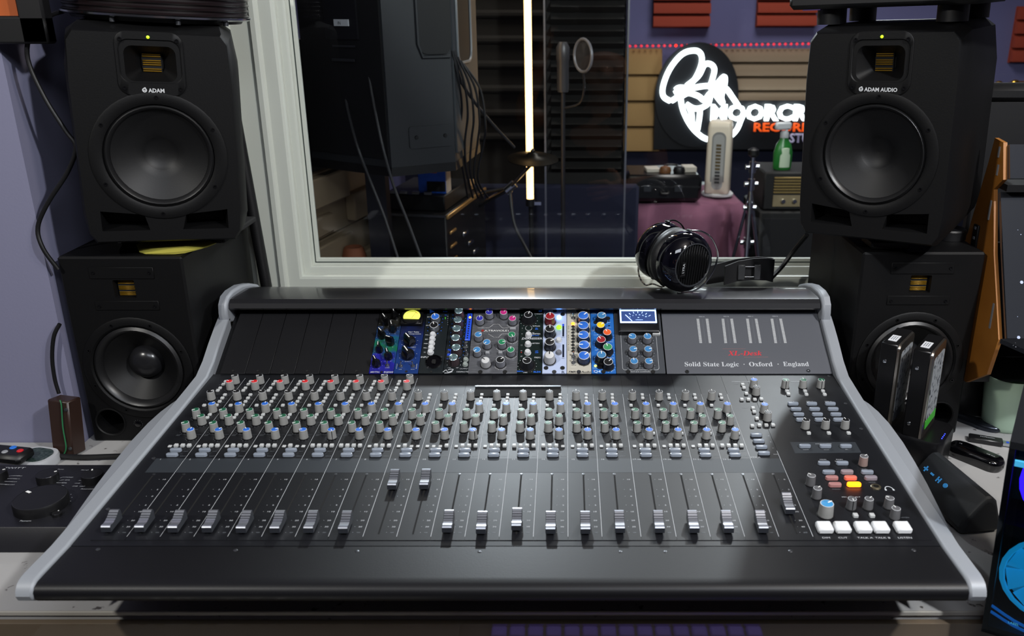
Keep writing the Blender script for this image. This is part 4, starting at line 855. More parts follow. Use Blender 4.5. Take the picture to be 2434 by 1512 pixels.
# cable from the ribbed device down behind the left monitor
def cable(name, pts, r, label, m=None, n=8, cat='cable', group=None):
    b = MB(); b.tube(pts, r, m or mat('cable_black', '08080a', .5), n, smooth=6); return b.build(name, None, None, 80, label=label, cat=cat, group=group)
P = [(150, 27, 1.34), (118, 38, 1.27), (75, 75, 1.238), (66, 140, 1.238), (105, 230, 1.238), (155, 310, 1.238), (180, 350, 1.238), (160, 410, 1.238), (115, 480, 1.238), (90, 540, 1.238), (102, 590, 1.235), (138, 640, 1.24)]
cable('power_cable', [tuple(at_y(*q)) for q in P], .0032, 'thin black cable looping down in front of the lilac pillar')
P = [(142, 770, 1.238), (128, 800, 1.235), (124, 850, 1.235), (130, 900, 1.235), (140, 935, 1.235)]
cable('speaker_cable', [tuple(at_y(*q)) for q in P], .003, 'black cable hanging behind the small brown box')
# cable behind the right of the left monitors
cable('speaker_cable', [(-.575, 1.52, 1.25), (-.56, 1.52, 1.0), (-.55, 1.52, .80), (-.55, 1.50, .722)], .010, 'thick black cable beside the white window frame', n=10)
# ------------------------------------------------------------------ headphones on the visor
def orient(p, axis, up=(0, 0, 1)):
    z = Vector(axis).normalized(); x = Vector(up).cross(z).normalized(); y = z.cross(x)
    M = Matrix((( x.x, y.x, z.x, p[0]), (x.y, y.y, z.y, p[1]), (x.z, y.z, z.z, p[2]), (0, 0, 0, 1))); return M
GP = mat('piano_black', '04040a', .06, coat=.6); LEA = mat('black_leather', '101012', .5, bump=(300, .2)); BM = mat('black_metal', '141416', .3, .6)
hp = thing('headphones', 'glossy black over-ear headphones with round slotted grilles lying on the console visor', 'headphones', T(.21, 1.37, .93)); HL = T(-.21, -1.37, -.93)
def cup(c, ax, up, tag_):
    M = HL @ orient(c, ax, up); b = MB()
    b.lathe([(.040, -.016), (.049, -.012), (.0505, -.002), (.0495, .006), (.046, .014), (.0405, .020), (.0370, .0225), (.0355, .0215)], GP, None, 48, True, False); e = b.build('ear_cup', hp, M, ang=50)
    b = MB(); b.lathe([(.036, -.034), (.046, -.033), (.0495, -.027), (.0495, -.019), (.046, -.014)], LEA, None, 40, True, True); b.build('ear_pad', hp, M, ang=50)
    b = MB(); b.lathe([(.0368, .0226), (.0350, .0232), (.0338, .0205)], mat('grille_ring_grey', '2c2e32', .35), None, 40, False, False); b.lathe([(.0345, .0195), (.0001, .0195)], VOID, None, 32, False, True)
    for i in range(13):
        x = -.030 + i * .005; h = math.sqrt(max(.0001, .0335 ** 2 - x * x)); b.box((x, 0, .0212), (.0026, 2 * h, .0018), BM, bev=.0004)
    if tag_: b.box((-.020, -.004, .0226), (.0060, .020, .0012), BLK); b.text('LYRA', -.0178, -.004, .0062, WHT, z=.0234, rot=R(90), xs=1.1)
    b.build('grille', e, None)
    return M
a1 = Vector((.50, -.83, -.02)); c1 = Vector((.194, 1.358, .980))
M1 = cup(c1, a1, (.12, 0, 1), True)
c2 = Vector((.163, 1.438, .978)); a2 = Vector((-.62, .74, .18)); M2 = cup(c2, a2, (.12, .1, 1), False)
# thin metal yokes around each cup and the strap
for (c, a, nm) in ((c1, a1, 0), (c2, a2, 1)):
    M = HL @ orient(c, a, (.12, 0, 1)); b = MB()
    s_ = 1 if nm == 0 else -1
    b.tube([(0, .0525, .002), (s_ * .022, .0515, .004), (s_ * .046, .040, .004), (s_ * .066, .016, .002), (s_ * .070, 0, 0), (s_ * .064, -.022, 0), (s_ * .044, -.043, .002), (s_ * .02, -.0515, .003), (0, -.0525, .002)], .0014, CHR if nm == 0 else BM, 8)
    for sy in (-1, 1): b.lathe([(.005, 0), (.005, .0018), (.004, .0024)], BM, T(0, sy * .0518, 0) @ RX(-90 * sy), 14)
    b.build('yoke', hp, M)
b = MB(HL)          # leather strap resting on its edge
pts = [at_y(1722, 655, 1.40), at_y(1752, 645, 1.41), at_y(1790, 640, 1.415), at_y(1822, 640, 1.42), at_y(1838, 644, 1.435), at_y(1834, 640, 1.455), at_y(1800, 636, 1.468), at_y(1750, 640, 1.470), at_y(1712, 648, 1.462), at_y(1680, 655, 1.455)]
ln = []
for i, q in enumerate(pts):
    t = pts[min(i + 1, len(pts) - 1)] - pts[max(i - 1, 0)]; nn = Vector((t.y, -t.x, 0)).normalized() * .0012; h = .0165 + .004 * math.sin(i * .35)
    ln.append([tuple(q + nn + Vector((0, 0, -h))), tuple(q - nn + Vector((0, 0, -h))), tuple(q - nn + Vector((0, 0, h))), tuple(q + nn + Vector((0, 0, h)))])
b.loft(ln, LEA); b.build('headband_strap', hp, ang=60)
for px, w_ in ((1762, .012), (1800, .011)):
    q = at_y(px, 647, 1.408); b = MB(HL @ T(*q)); b.box((0, 0, 0), (w_, .006, .026), mat('buckle_grey', '2a2b2d', .4), bev=.001); b.build('slider', hp)
q0, q1 = at_y(1772, 634, 1.407), at_y(1805, 634, 1.407); b = MB(HL); b.cyl(q0, q1, .0008, CHR); b.cyl(q0 + Vector((0, 0, -.018)), q1 + Vector((0, 0, -.018)), .0008, CHR); b.build('adjuster_wire', hp)
TW = mat('twisted_cable', '8c8478', .5, noise=(260, '101010', .45, .52))
q = [at_y(1562, 598, 1.43), at_y(1548, 586, 1.43), at_y(1530, 598, 1.43), at_y(1518, 630, 1.43), at_y(1520, 658, 1.43), at_y(1534, 677, 1.42), at_y(1552, 675, 1.41), at_y(1572, 682, 1.40), at_y(1580, 678, 1.38)]
b = MB(HL); b.tube(q, .0014, TW, 8, smooth=6); b.build('twisted_lead', hp)
q = [at_y(1628, 655, 1.33), at_y(1604, 661, 1.33), at_y(1584, 668, 1.35), at_y(1572, 664, 1.37), at_y(1570, 674, 1.38), at_y(1580, 681, 1.38)]
b = MB(HL); b.tube(q, .0014, TW, 8, smooth=6); b.tube([at_y(1628, 655, 1.33), at_y(1606, 660, 1.33)], lambda t: .0042 - .002 * t, BM, 10); b.tube([at_y(1566, 604, 1.44), at_y(1549, 597, 1.432)], .0045, BM, 10); b.build('lead_plugs', hp)
b = MB(); b.tube([at_y(1834, 660, 1.475), at_y(1860, 632, 1.50), at_y(1890, 592, 1.50), at_y(1918, 558, 1.47)], .0042, mat('cable_black', '', 1), 8, smooth=5); b.build('speaker_cable', None, label='black cable rising from the headphones towards the upper right monitor', cat='cable')
# ------------------------------------------------------------------ left of the console
ap = thing('control_unit', 'flat black LEWITT desktop control box with round black knobs, left of the console', 'control unit', T(-.66, .98, TZ))
CUB = mat('control_box_black', '15151a', .42, bump=(500, .04)); zt2 = TZ + .030
q = [at_z(-120, 1092, zt2), at_z(272, 1103, zt2), at_z(152, 1254, zt2), at_z(-210, 1243, zt2)]
b = MB(T(.66, -.98, -TZ)); o2 = [Vector((v.x, v.y)) for v in q]
o2 = [Vector((-.665, o2[1].y + .003)), Vector((-.8, 0)), 0, 0]
yb, yf = q[1].y, q[2].y; xr0, xr1 = q[1].x, q[2].x; xr = max(xr0, xr1)
xr = -.590
b.loft([[(-.98, yf - .012, TZ + .001), (xr, yf - .012, TZ + .001), (xr, yb, TZ + .001), (-.98, yb, TZ + .001)], [(-.98, yf - .010, TZ + .006), (xr, yf - .010, TZ + .006), (xr, yb, TZ + .006), (-.98, yb, TZ + .006)], [(-.98, yf, zt2 - .001), (xr, yf, zt2 - .001), (xr, yb - .002, zt2 - .001), (-.98, yb - .002, zt2 - .001)], [(-.98, yf + .001, zt2), (xr, yf + .001, zt2), (xr, yb - .003, zt2), (-.98, yb - .003, zt2)]], CUB)
def lz(cx, cy): v = at_z(cx / 5.4, 1040 + cy / 5.4, zt2); return v.x, v.y
def lt(s_, cx, cy, size, xs=1.15, shear=.0, al='c'): X, Y = lz(cx, cy); b.text(s_, X, Y - size * .35, size, WHT, z=zt2 + .0003, xs=xs, shear=shear, al=al)
lt('LEWITT', 170, 393, .0068, 1.5); lt('Power', 785, 410, .0030); lt('Microphone', 1118, 420, .0030); lt('Filter', 532, 646, .0042); lt('Pattern', 330, 1073, .0044); lt('Attenuation', 1140, 662, .0040)
for i, s_ in enumerate(('Clear', 'Warm', 'Dark', 'Saturated')): lt(s_, 290 - i * 35, 495 + i * 37, .0030, al='r')
for i, s_ in enumerate(('Linear', '40Hz', '80Hz', '120Hz')): lt(s_, 905 - i * 40, 512 + i * 36, .0030)
for i, s_ in enumerate(('0dB', '-6dB', '-12dB', '-24dB')): lt(s_, 1095 - i * 32, 515 + i * 37, .0030, al='r')
for (a, c) in (((110, 500), (150, 493)), ((150, 493), (260, 493)), ((95, 530), (215, 530)), ((60, 566), (160, 568)), ((0, 600), (115, 606)), ((745, 530), (810, 512)), ((810, 512), (865, 512)), ((740, 552), (820, 547)), ((705, 575), (735, 583)), ((735, 583), (785, 583)), ((660, 595), (680, 622)), ((680, 622), (730, 622)), ((1060, 590), (1120, 590)), ((1020, 628), (1080, 628)), ((1080, 628), (1130, 612))):
    p0, p1 = lz(*a), lz(*c); b.line(*p0, *p1, .0006, WHT, z=zt2 + .0003)
X, Y = lz(560, 1000); 
for i in range(11):
    a = R(-70 + i * 16); v = lz(530, 850); b.quad(v[0] + .037 * math.cos(a) - .0005, v[1] + .035 * math.sin(a) - .0005, v[0] + .037 * math.cos(a) + .0005, v[1] + .035 * math.sin(a) + .0005, zt2 + .0003, WHT)
b.build('case', ap)
def big(cx, cy, r, h, ang, nm='rotary_knob'):
    X, Y = lz(cx, cy); k = MB(); k.lathe([(r, 0), (r, h * .8), (r * .97, h), (r * .8, h * 1.02), (r * .2, h * 1.0)], BLK, None, 40); k.lathe([(r * .975, h * .97), (r * .95, h * 1.015)], mat('knob_edge_sheen', '4a4a4e', .2, .6), None, 40, False, False); k.box((0, r * .75, h * 1.02 + .0004), (r * .09 + .0006, r * .24, .0004), PW)
    k.build(nm, ap, T(X + .66, Y - .98, zt2 - TZ) @ RZ(ang))
big(540, 880, .0335, .014, 62); big(622, 560, .0145, .012, -60); big(1200, 560, .0145, .012, 25); big(-40, 530, .0145, .012, -65); big(735, 1000, .006, .004, 0, 'push_button')
# remote control, white oval device, cable, small framed box
v = at_z(205, 1089, TZ)
b = MB(); P = rrect(.085, .075, .030, 8)
b.loft([[(x * q, y * q, z) for x, y in P] for q, z in ((.95, 0), (1, .004), (1, .014), (.96, .018))], mat('white_plastic', 'b4b6ba', .4)); 
vd = at_z(66, 1094, TZ); b.loft([[(x * .78, y * .74, z) for x, y in P] for z in (.018, .0195)], mat('smoked_window', '3a4644', .15, noise=(150, '20302c', .4, .6)))
b.build('oval_gadget', None, T(-.812, 1.172, TZ) @ RZ(-15) @ S(.72, .72, .9), label='white oval gadget with a smoked window behind the control box', cat='gadget')
rc = thing('remote_control', 'small black remote control with blue and red buttons resting against the white gadget', 'remote control', T(-.846, 1.156, TZ + .0180) @ RZ(-10))
b = MB(); b.box((0, 0, .008), (.075, .036, .016), BLK, bev=.005); b.build('case', rc)
for x, y, c_, r_ in ((.008, .008, 'remote_blue', .0050), (.026, .001, 'remote_red', .0048), (.006, -.006, 'remote_grey', .0045), (-.010, -.010, 'remote_grey', .0045)):
    b = MB(); b.lathe([(r_, 0), (r_, .0012), (r_ * .8, .002)], mat(c_, {'remote_blue': '2a74d8', 'remote_red': 'd02028', 'remote_grey': '9a9ca0'}[c_], .4), None, 16); b.build('push_button', rc, T(x, y, .0155))
b = MB(); z_ = TZ + .008
b.tube([at_z(110, 1086, z_), at_z(140, 1084, z_), at_z(200, 1086, z_), at_z(260, 1084, z_), at_z(300, 1083, z_)], .0036, mat('cable_black', '', 1), 8); b.tube([at_z(122, 1092, z_), at_z(108, 1090, z_), at_z(98, 1087, z_)], .0075, BLK, 10)
b.build('signal_cable', None, label='black cable with a plug running behind the control box to the console', cat='cable')
fb = thing('wooden_box', 'small dark brown box with a green elastic band leaning beside the lower left monitor', 'box', T(-.782, 1.208, TZ + .002) @ RZ(-14) @ RX(-7) @ S(1.06, 1.06, 1.06))
b = MB(); b.box((0, 0, .042), (.036, .026, .084), mat('brown_lacquer', '30201a', .4, bump=(80, .1)), bev=.002); b.build('body', fb)
b = MB(); b.tube([(.004, -.0150, .002), (.010, -.0155, .015), (.008, -.0155, .045), (.009, -.0150, .078), (.006, -.0135, .0855)], .0010, mat('green_elastic', '1f6a40', .6), 6); b.build('elastic_band', fb)
for x, z in ((.015, .012), (.015, .072)):
    b = MB(); b.lathe([(.003, 0), (.0026, .0015), (.001, .002)], STEEL, None, 12); b.build('screw', fb, front(x, z, -.0131))
# ------------------------------------------------------------------ right of the console
dk = thing('drive_dock', 'black two-bay hard drive dock with rounded corners and tiny blue lights', 'drive dock', T(.522, 1.180, TZ) @ RZ(-36))
b = MB(); P = rrect(.118, .084, .018, 6)
b.loft([[(x * q, y * q, z) for x, y in P] for q, z in ((.92, 0), (.98, .010), (1.0, .060), (.97, .064))], mat('dock_plastic', '0e0e10', .3)); o = b.build('housing', dk)
for x in (-.034, .012):
    b = MB(); b.box((x, .004, .0646), (.029, .066, .0012), SLH); b.build('bay_slot', dk)
b = MB()
for i in range(4): b.lathe([(.0009, 0), (.0006, .0006)], mat('led_blue', '2030ff', .4, emit='2838ff', es=6), T(.052, -.018 + i * .006, .064), 8)
b.build('status_lights', dk)
CASE = mat('drive_black', '101012', .35, .4); DRV = mat('drive_steel_edge', '9a948c', .22, .95)
def drive(x, lab, lc):
    d = thing('hard_drive', lab, 'hard drive', T(.522, 1.180, TZ) @ RZ(-36) @ T(x, 0, .0545), 'bare hard drives standing in the dock')
    b = MB(); b.box((0, 0, .0735), (.0245, .078, .145), CASE, bev=.0015)
    for z in (.045, .105): b.box((-.0126, 0, z), (.0006, .076, .001), VOID)
    b.build('casing', d)
    b = MB(); b.loft([[(.0118, y * q, .0735 + z * q) for y, z in rrect(.079, .146, .010, 5)] for q in (1,)] + [[(.0150, y, .0735 + z) for y, z in rrect(.0775, .1445, .010, 5)], [(.0158, y, .0735 + z) for y, z in rrect(.070, .137, .008, 5)]], DRV); b.build('steel_cover', d)
    b = MB(); b.loft([[(.0159, y, .084 + z) for y, z in rrect(.058, .098, .006, 4)], [(.0163, y, .084 + z) for y, z in rrect(.058, .098, .006, 4)]], mat('drive_label_grey', '8a8e92', .5, noise=(120, '3a3e44', .55, .6)))
    b.loft([[(.0160, y, .028 + z) for y, z in rrect(.058, .014, .002, 3)], [(.0165, y, .028 + z) for y, z in rrect(.058, .014, .002, 3)]], mat(lc, '3aa02c' if 'green' in lc else '4a4c50', .5)); b.build('printed_label', d)
    b = MB(); b.box((-.001, -.012, .1463), (.012, .026, .0006), mat('paper_white', 'd4d6da', .6))
    for i in range(3): b.box((-.004 + i * .003, -.012, .1467), (.0010, .016, .0002), DIMW)
    b.build('serial_sticker', d)
    for z in (.030, .118):
        b = MB(); b.lathe([(.0030, 0), (.0026, .0012), (.001, .0016)], CHR, None, 12); b.build('screw', d, front(-.004, z, -.0392))
    return d
drive(-.034, 'left bare hard drive standing in the dock, half hidden grey label', 'label_dark'); drive(.012, 'right bare hard drive standing in the dock, with a green stripe on its label', 'label_green')
bs = thing('bluetooth_speaker', 'dark grey wedge speaker with light blue plus, minus and round key symbols', 'speaker', T())
SPG = mat('speaker_soft_grey', '1f2226', .6, bump=(600, .1)); BI = mat('symbol_light_blue', '3f9ae0', .5)
t0 = [at_z(2168, 1128, TZ + .052), at_z(2252, 1060, TZ + .055), at_z(2322, 1232, TZ + .035), at_z(2302, 1262, TZ + .035)]
# body: long box seen from its end, keys on the sloped left face
ctr = at_z(2262, 1190, TZ + .02); ang = math.degrees(math.atan2(t0[2].y - t0[1].y, t0[2].x - t0[1].x))
bM = T(.541, 1.052, TZ) @ RZ(-80) @ S(.9, .84, 1.0)
bs.matrix_basis = bM
b = MB(); prof_ = [(-.034, .002), (-.040, .010), (-.034, .024), (-.006, .052), (.0, .056), (.010, .056), (.020, .048), (.034, .012), (.030, .002)]
Mx = Matrix(((0, 0, 1, 0), (1, 0, 0, 0), (0, 1, 0, 0), (0, 0, 0, 1)))
b.loft([[(xx, y * q, .028 + (z - .028) * q) for y, z in prof_] for xx, q in ((-.068, .86), (-.062, 1), (.072, 1), (.078, .86))], SPG); o = b.build('housing', bs, ang=30); modify(o, 'BEVEL', width=.003, segments=2, limit_method='ANGLE', angle_limit=R(35))
ks = T(-.046, -.0200, .0380) @ RX(45)
b = MB()
for i, s_ in enumerate(('+', '\u2212', 'N', 'o')):
    x = -.002 + i * .0175
    if i == 0: b.box((x, 0, .0006), (.010, .0026, .0006), BI); b.box((x, 0, .0006), (.0026, .010, .0006), BI)
    elif i == 1: b.box((x, 0, .0006), (.008, .0032, .0006), BI)
    elif i == 2: b.box((x - .003, 0, .0006), (.0022, .009, .0006), BI); b.box((x + .003, 0, .0006), (.0022, .009, .0006), BI); b.box((x, 0, .0006), (.0085, .0022, .0006), BI, RZ(0))
    else: b.lathe([(.0048, .0002), (.0044, .0008)], BI, T(x, 0, 0) @ S(1, .8, 1), 18)
b.build('key_symbols', bs, ks)
b = MB(); b.tube([(.012 * math.cos(a), .012 * math.sin(a), 0) for a in [i * math.pi / 8 for i in range(16)]], .0005, mat('ring_grey', '3c4046', .5), 5, closed=True, smooth=1); b.build('ring_emblem', bs, T(.03, .0288, .0250) @ RX(-62) @ T(0, 0, .001))
b = MB(); b.box((.02, .038, .018), (.055, .012, .03), SPG, bev=.003); b.build('rear_block', bs)
z_ = TZ + .010; c_ = at_z(2316, 1080, z_)
hb_ = thing('usb_hub', 'glossy black rounded USB hub on the worktop beside the grey wedge speaker', 'usb hub', T(c_.x, c_.y - .004, TZ) @ RZ(-52))
b = MB(); P = rrect(.086, .034, .015, 7); b.loft([[(x * q, y * q, z) for x, y in P] for q, z in ((.94, 0), (1, .005), (1, .013), (.92, .018), (.7, .0195))], GLB); b.build('housing', hb_, ang=60)
b = MB(); b.text('usb hub', .022, 0, .0042, WHT, z=.0199); b.text('2.0', -.026, 0, .0036, WHT, z=.0199); b.box((.0425, 0, .009), (.001, .003, .003), SLH); b.build('printing', hb_)
c_ = at_z(2352, 1049, TZ + .004)
us = thing('usb_stick', 'black USB stick with its blue and silver plug bare, in front of the mint cup', 'usb stick', T(c_.x, c_.y, TZ) @ RZ(-22))
b = MB(); b.box((-.006, 0, .005), (.050, .017, .009), mat('stick_black', '141416', .35), bev=.0015); b.text('verbatim', -.004, 0, .0062, WHT, z=.0097); b.build('body', us)
b = MB(); b.box((.0255, 0, .0048), (.0135, .0115, .0044), CHR); b.box((.0328, 0, .0040), (.001, .0095, .0018), mat('usb_blue', '2048c8', .4)); b.box((.026, 0, .0072), (.004, .005, .0003), mat('usb_blue', '', 1)); b.build('plug', us)
c_ = at_z(2318, 1003, TZ + .006)
kf = thing('multi_tool', 'dark metallic folding gadget with an oval thumb hole behind the USB stick', 'gadget', T(c_.x, c_.y, TZ) @ RZ(-48))
b = MB(); P = [(.042 * math.cos(a) * (1 if math.cos(a) > 0 else 1.15), .012 * math.sin(a) * (1.15 if math.cos(a) > 0 else .85)) for a in [i * math.pi / 12 for i in range(24)]]
b.loft([[(x * q, y * q, z) for x, y in P] for q, z in ((.9, 0), (1, .004), (.96, .009), (.75, .0115))], mat('gunmetal', '3a3e46', .22, .8)); b.build('body', kf, ang=60)
b = MB(); b.lathe([(.0068, 0), (.0058, .0010), (.004, .0002)], mat('gunmetal', '', 1), T(.022, 0, .0112) @ S(1.25, .8, 1), 20, False, True); b.lathe([(.0045, .0006), (.0001, .0006)], SLH, T(.022, 0, .0112) @ S(1.25, .8, 1), 20, False, True); b.build('thumb_hole', kf)
c_ = at_z(2388, 1022, TZ)
MINT = mat('mint_ceramic', '9ab09c', .42, bump=(200, .04)); b = MB(); hC = .094
b.lathe([(.0285, 0), (.0315, .003), (.0335, .010), (.0395, hC - .002), (.0392, hC), (.0378, hC), (.0372, hC - .003), (.0318, .008), (.0001, .006)], MINT, None, 56); b.build('cup', None, T(c_.x + .002, c_.y + .014, TZ), ang=50, label='mint green handleless cup on the worktop at the right', cat='cup')
# upright wood-sided cabinet with dark screens
WD2 = mat('amber_plywood', '9a6222', .5, noise=(6, '7e4c16', .35, .65), bump=(90, .08)); SCN = mat('smoked_screen', '2c2e33', .10, spec=.6); STAR = mat('screen_speckle', 'aab4d0', .5, emit='8c9cc8', es=.25)
cab = thing('screen_cabinet', 'upright amber plywood cabinet with slotted sides holding dark glossy screens', 'cabinet', T(.72, 1.30, TZ)); CL = T(-.72, -1.30, -TZ)
Yp = 1.24
o_ = [(2385, 338, 1.22), (2388, 428, 1.19), (2365, 450, 1.20), (2368, 600, 1.13), (2376, 800, 1.08), (2382, 900, 1.10), (2350, 960, 1.24), (2318, 900, 1.34), (2290, 640, 1.42), (2316, 365, 1.42)]
Pc = [at_y(*q) for q in o_]
# side panel as a true vertical board: take (y,z) from the points and one x
xs_ = .615
def yzof(px, py):
    # meet the plane x = xs_ + .0
    d = ray(px, py); t = xs_ / d.x; v = Vector((0, 0, H)) + d * t; return v.y, v.z
side_ = [(1.290, 1.183), (1.272, 1.131), (1.295, 1.112), (1.262, 1.02), (1.205, .903), (1.22, .84), (1.28, .80), (1.37, .80), (1.385, .97), (1.355, 1.03), (1.325, 1.15), (1.318, 1.186)]
b = MB(CL); yz([(y, z) for y, z in side_], .648, .654, WD2, b); sd = b.build('side_panel', cab)
for y, z, h_ in ((1.297, 1.168, .016), (1.292, 1.142, .016), (1.295, 1.08, .03), (1.235, .93, .04)):
    b = MB(CL); b.box((.6472, y, z), (.0012, .004, h_), mat('slot_steel', '9a9ca0', .4, .5)); b.build('slot_tab', sd)
b = MB(CL); b.box((.6465, 1.325, 1.02), (.004, .016, .060), BLK, bev=.001)
for i in range(4): b.box((.6440, 1.325, .997 + i * .016), (.001, .005, .004), DIMW)
b.build('connector_strip', cab)
def slab(name, y0, z0, y1, z1, th_, m, x0=.654, x1=.95, lab=None):
    d = Vector((0, y1 - y0, z1 - z0)); n = Vector((0, -d.z, d.y)).normalized() * th_ / 2
    b = MB(CL); yz([(y0 + n.y, z0 + n.z), (y1 + n.y, z1 + n.z), (y1 - n.y, z1 - n.z), (y0 - n.y, z0 - n.z)], x0, x1, m, b); return b.build(name, cab, label=lab)
def specks(y0, z0, y1, z1, n, x0=.67, x1=.80):
    b = MB(CL); rr_ = random.Random(5); dn = Vector((0, z1 - z0, -(y1 - y0))).normalized()
    for i in range(n):
        t = rr_.random(); x = x0 + (x1 - x0) * rr_.random(); s_ = rr_.choice([.0006, .0008, .0012, .002]); c = Vector((x, y0 + (y1 - y0) * t, z0 + (z1 - z0) * t)) - dn * .0046
        if dn.y > 0: pass
        M_ = T(*c) @ Matrix.Rotation(math.atan2(z1 - z0, y1 - y0), 4, 'X'); b.lathe([(s_, 0), (s_, .0003)], STAR, M_, 6)
    return b
slab('upper_screen', 1.268, 1.133, 1.286, 1.180, .008, SCN, lab='small dark blue speckled screen'); slab('lower_screen', 1.196, .908, 1.289, 1.108, .008, SCN, lab='tall smoky grey screen'); slab('screen_shelf', 1.268, 1.119, 1.31, 1.120, .010, BLK)
b = MB(CL); rr_ = random.Random(9)
for i in range(26):
    t = rr_.random(); s_ = rr_.choice([.0005, .0007, .0012, .0026]); b.lathe([(s_, 0), (s_, .0003)], STAR, T(.665 + .10 * rr_.random(), 1.196 + .093 * t - .0040, .908 + .200 * t + .0022) @ RX(65), 6)
b.build('screen_specks', cab)
b = MB(CL); b.add([(.640, 1.185, .912), (.80, 1.185, .912), (.80, 1.14, .900), (.70, 1.145, .892), (.640, 1.185, .905), (.80, 1.185, .905), (.80, 1.14, .893), (.70, 1.145, .885)], [(0, 1, 2, 3), (7, 6, 5, 4), (0, 4, 5, 1), (1, 5, 6, 2), (2, 6, 7, 3), (3, 7, 4, 0)], mat('speckled_black', '101216', .3, noise=(420, 'c8ccd8', .70, .74)))
b.build('speckled_flap', cab)
b = MB(CL); b.box((.72, 1.36, .755), (.14, .05, .0899), BLK, bev=.003); b.build('foot', cab)
b = MB(CL); b.box((.80, 1.34, .80), (.29, .09, .012), BLK); b.box((.80, 1.37, .91), (.29, .010, .20), BLK); b.build('rear_frame', cab)
# black monitor bar behind the cabinet
b = MB(); b.box((.95, 1.50, 1.235), (.50, .03, .035), BLK, bev=.012); b.box((.95, 1.503, 1.01), (.48, .02, .43), mat('panel_satin_black', '0c0c0f', .5), bev=.004); b.box((.93, 1.505, .76), (.05, .02, .10), BLK); b.box((.93, 1.50, .7165), (.20, .07, .012), BLK, bev=.003)
b.build('computer_monitor', None, label='black flat computer monitor with a rounded top edge behind the plywood cabinet', cat='monitor')
# black tray and plywood crate on the right monitor
tr = thing('monitor_shelf', 'thick black slab on short legs standing on the upper right monitor', 'shelf', MRr @ T(-.01, .05, .3022)); 
b = MB(); b.box((.0, .07, .032), (.25, .22, .022), mat('slab_black', '0b0b0d', .5), bev=.006); b.build('slab', tr)
for x, y in ((-.075, 0), (.085, 0), (-.075, .15), (.085, .15)):
    b = MB(); b.cyl((x, y, 0), (x, y, .0215), .020, BLK, n=18); b.build('leg', tr)
b = MB(); b.box((0, 0, 0), (.022, .010, .0015), mat('lilac_sticker', '9a86c8', .4, emit='9a80d0', es=.12)); b.build('sticker', tr, T(-.098, -.02, .0203))
cr = thing('plywood_crate', 'pale plywood crate corner jutting out above the upper right monitor', 'crate', MRr @ T(.15, .06, .3458) @ RZ(-8))
PLY = mat('pale_plywood', 'b08a50', .55, noise=(14, '94703c', .3, .7))
b = MB(); b.box((0, 0, .006), (.11, .20, .012), PLY, bev=.001); b.build('floor_board', cr); b = MB(); b.box((.049, 0, .055), (.012, .20, .098), PLY, bev=.001); b.build('side_board', cr); b = MB(); b.box((-.005, .094, .055), (.096, .012, .098), PLY, bev=.001); b.build('rear_board', cr)
b = MB(); b.lathe([(.016, .0125), (.016, .05)], mat('metal_can', '9a9ca2', .25, .9), T(.02, -.05, 0), 20); b.build('metal_can', None, MRr @ T(.15, .06, .3458) @ RZ(-8), label='small metal can inside the plywood crate', cat='can')
# ------------------------------------------------------------------ glass sided computer at the lower right
pc = thing('gaming_computer', 'glass fronted black computer with glowing cyan and violet fans at the right table edge', 'computer', T(.466, .792, TZ + .001) @ RY(-2.2) @ RZ(-31))
PCB = mat('computer_black', '0a0a0d', .35); WC, HC_, DC = .215, .238, .16; TG = glass_mat('tempered_glass', (.82, .9, .95), 1.5)
b = MB(); b.box((WC / 2, DC / 2 + .004, .004), (WC, DC, .008), PCB); b.box((WC / 2, DC / 2 + .004, HC_ - .004), (WC, DC, .008), mat('brushed_lid', '26282c', .4, .5)); b.box((WC / 2, DC, HC_ / 2), (WC, .006, HC_ - .02), PCB); b.box((.003, DC / 2 + .004, HC_ / 2), (.006, DC, HC_ - .016), PCB); b.box((WC - .003, DC / 2 + .004, HC_ / 2), (.006, DC, HC_ - .016), PCB)
b.box((WC / 2, .05, .125), (WC - .014, .06, .014), PCB); b.build('case', pc)
b = MB(); b.box((WC / 2, .0015, HC_ / 2 - .006), (WC, .003, HC_ - .014), TG); b.build('glass_panel', pc)
CY = mat('glow_cyan', '18a0d8', .4, emit='1898d0', es=.6); VI = mat('glow_violet', '3020d0', .4, emit='3418ff', es=2.2); LS = mat('glow_strip', '60c8e8', .4, emit='58c0e4', es=.8)
def fan(x, z, r, m_, nm):
    b = MB(front(x, z, .034)); b.tube([(r * math.cos(a), r * math.sin(a), 0) for a in [i * math.pi / 12 for i in range(24)]], .003, m_, 6, closed=True, smooth=1)
    for i in range(9):
        a = 2 * math.pi * i / 9; q = []
        for t, dz in ((0, -.004), (.5, .004)):
            q += [(.25 * r * math.cos(a + t), .25 * r * math.sin(a + t), dz), (.93 * r * math.cos(a + t + .35), .93 * r * math.sin(a + t + .35), dz)]
        b.add(q + [(x_, y_, z_ - .0015) for x_, y_, z_ in q], [(0, 1, 3, 2), (4, 6, 7, 5), (0, 4, 5, 1), (2, 3, 7, 6), (1, 5, 7, 3), (0, 2, 6, 4)], m_)
    b.lathe([(.95 * r, -.012), (.95 * r, -.010)], mat(m_.name + '_diffuser', '104a60' if nm.endswith('cyan fan') else '181060', .5, emit='1480b0' if nm.endswith('cyan fan') else '2410c0', es=.45), None, 28)
    b.lathe([(.28 * r, -.006), (.28 * r, .006), (.24 * r, .008)], PCB, None, 20); b.build('fan', pc, label=nm)
fan(.060, .066, .050, CY, 'glowing cyan fan'); fan(.060, .182, .044, VI, 'glowing violet fan'); fan(.160, .066, .045, CY, 'glowing cyan fan')
b = MB(); b.box((WC / 2, .006, HC_ - .024), (WC - .014, .004, .006), LS); b.build('light_strip', pc)
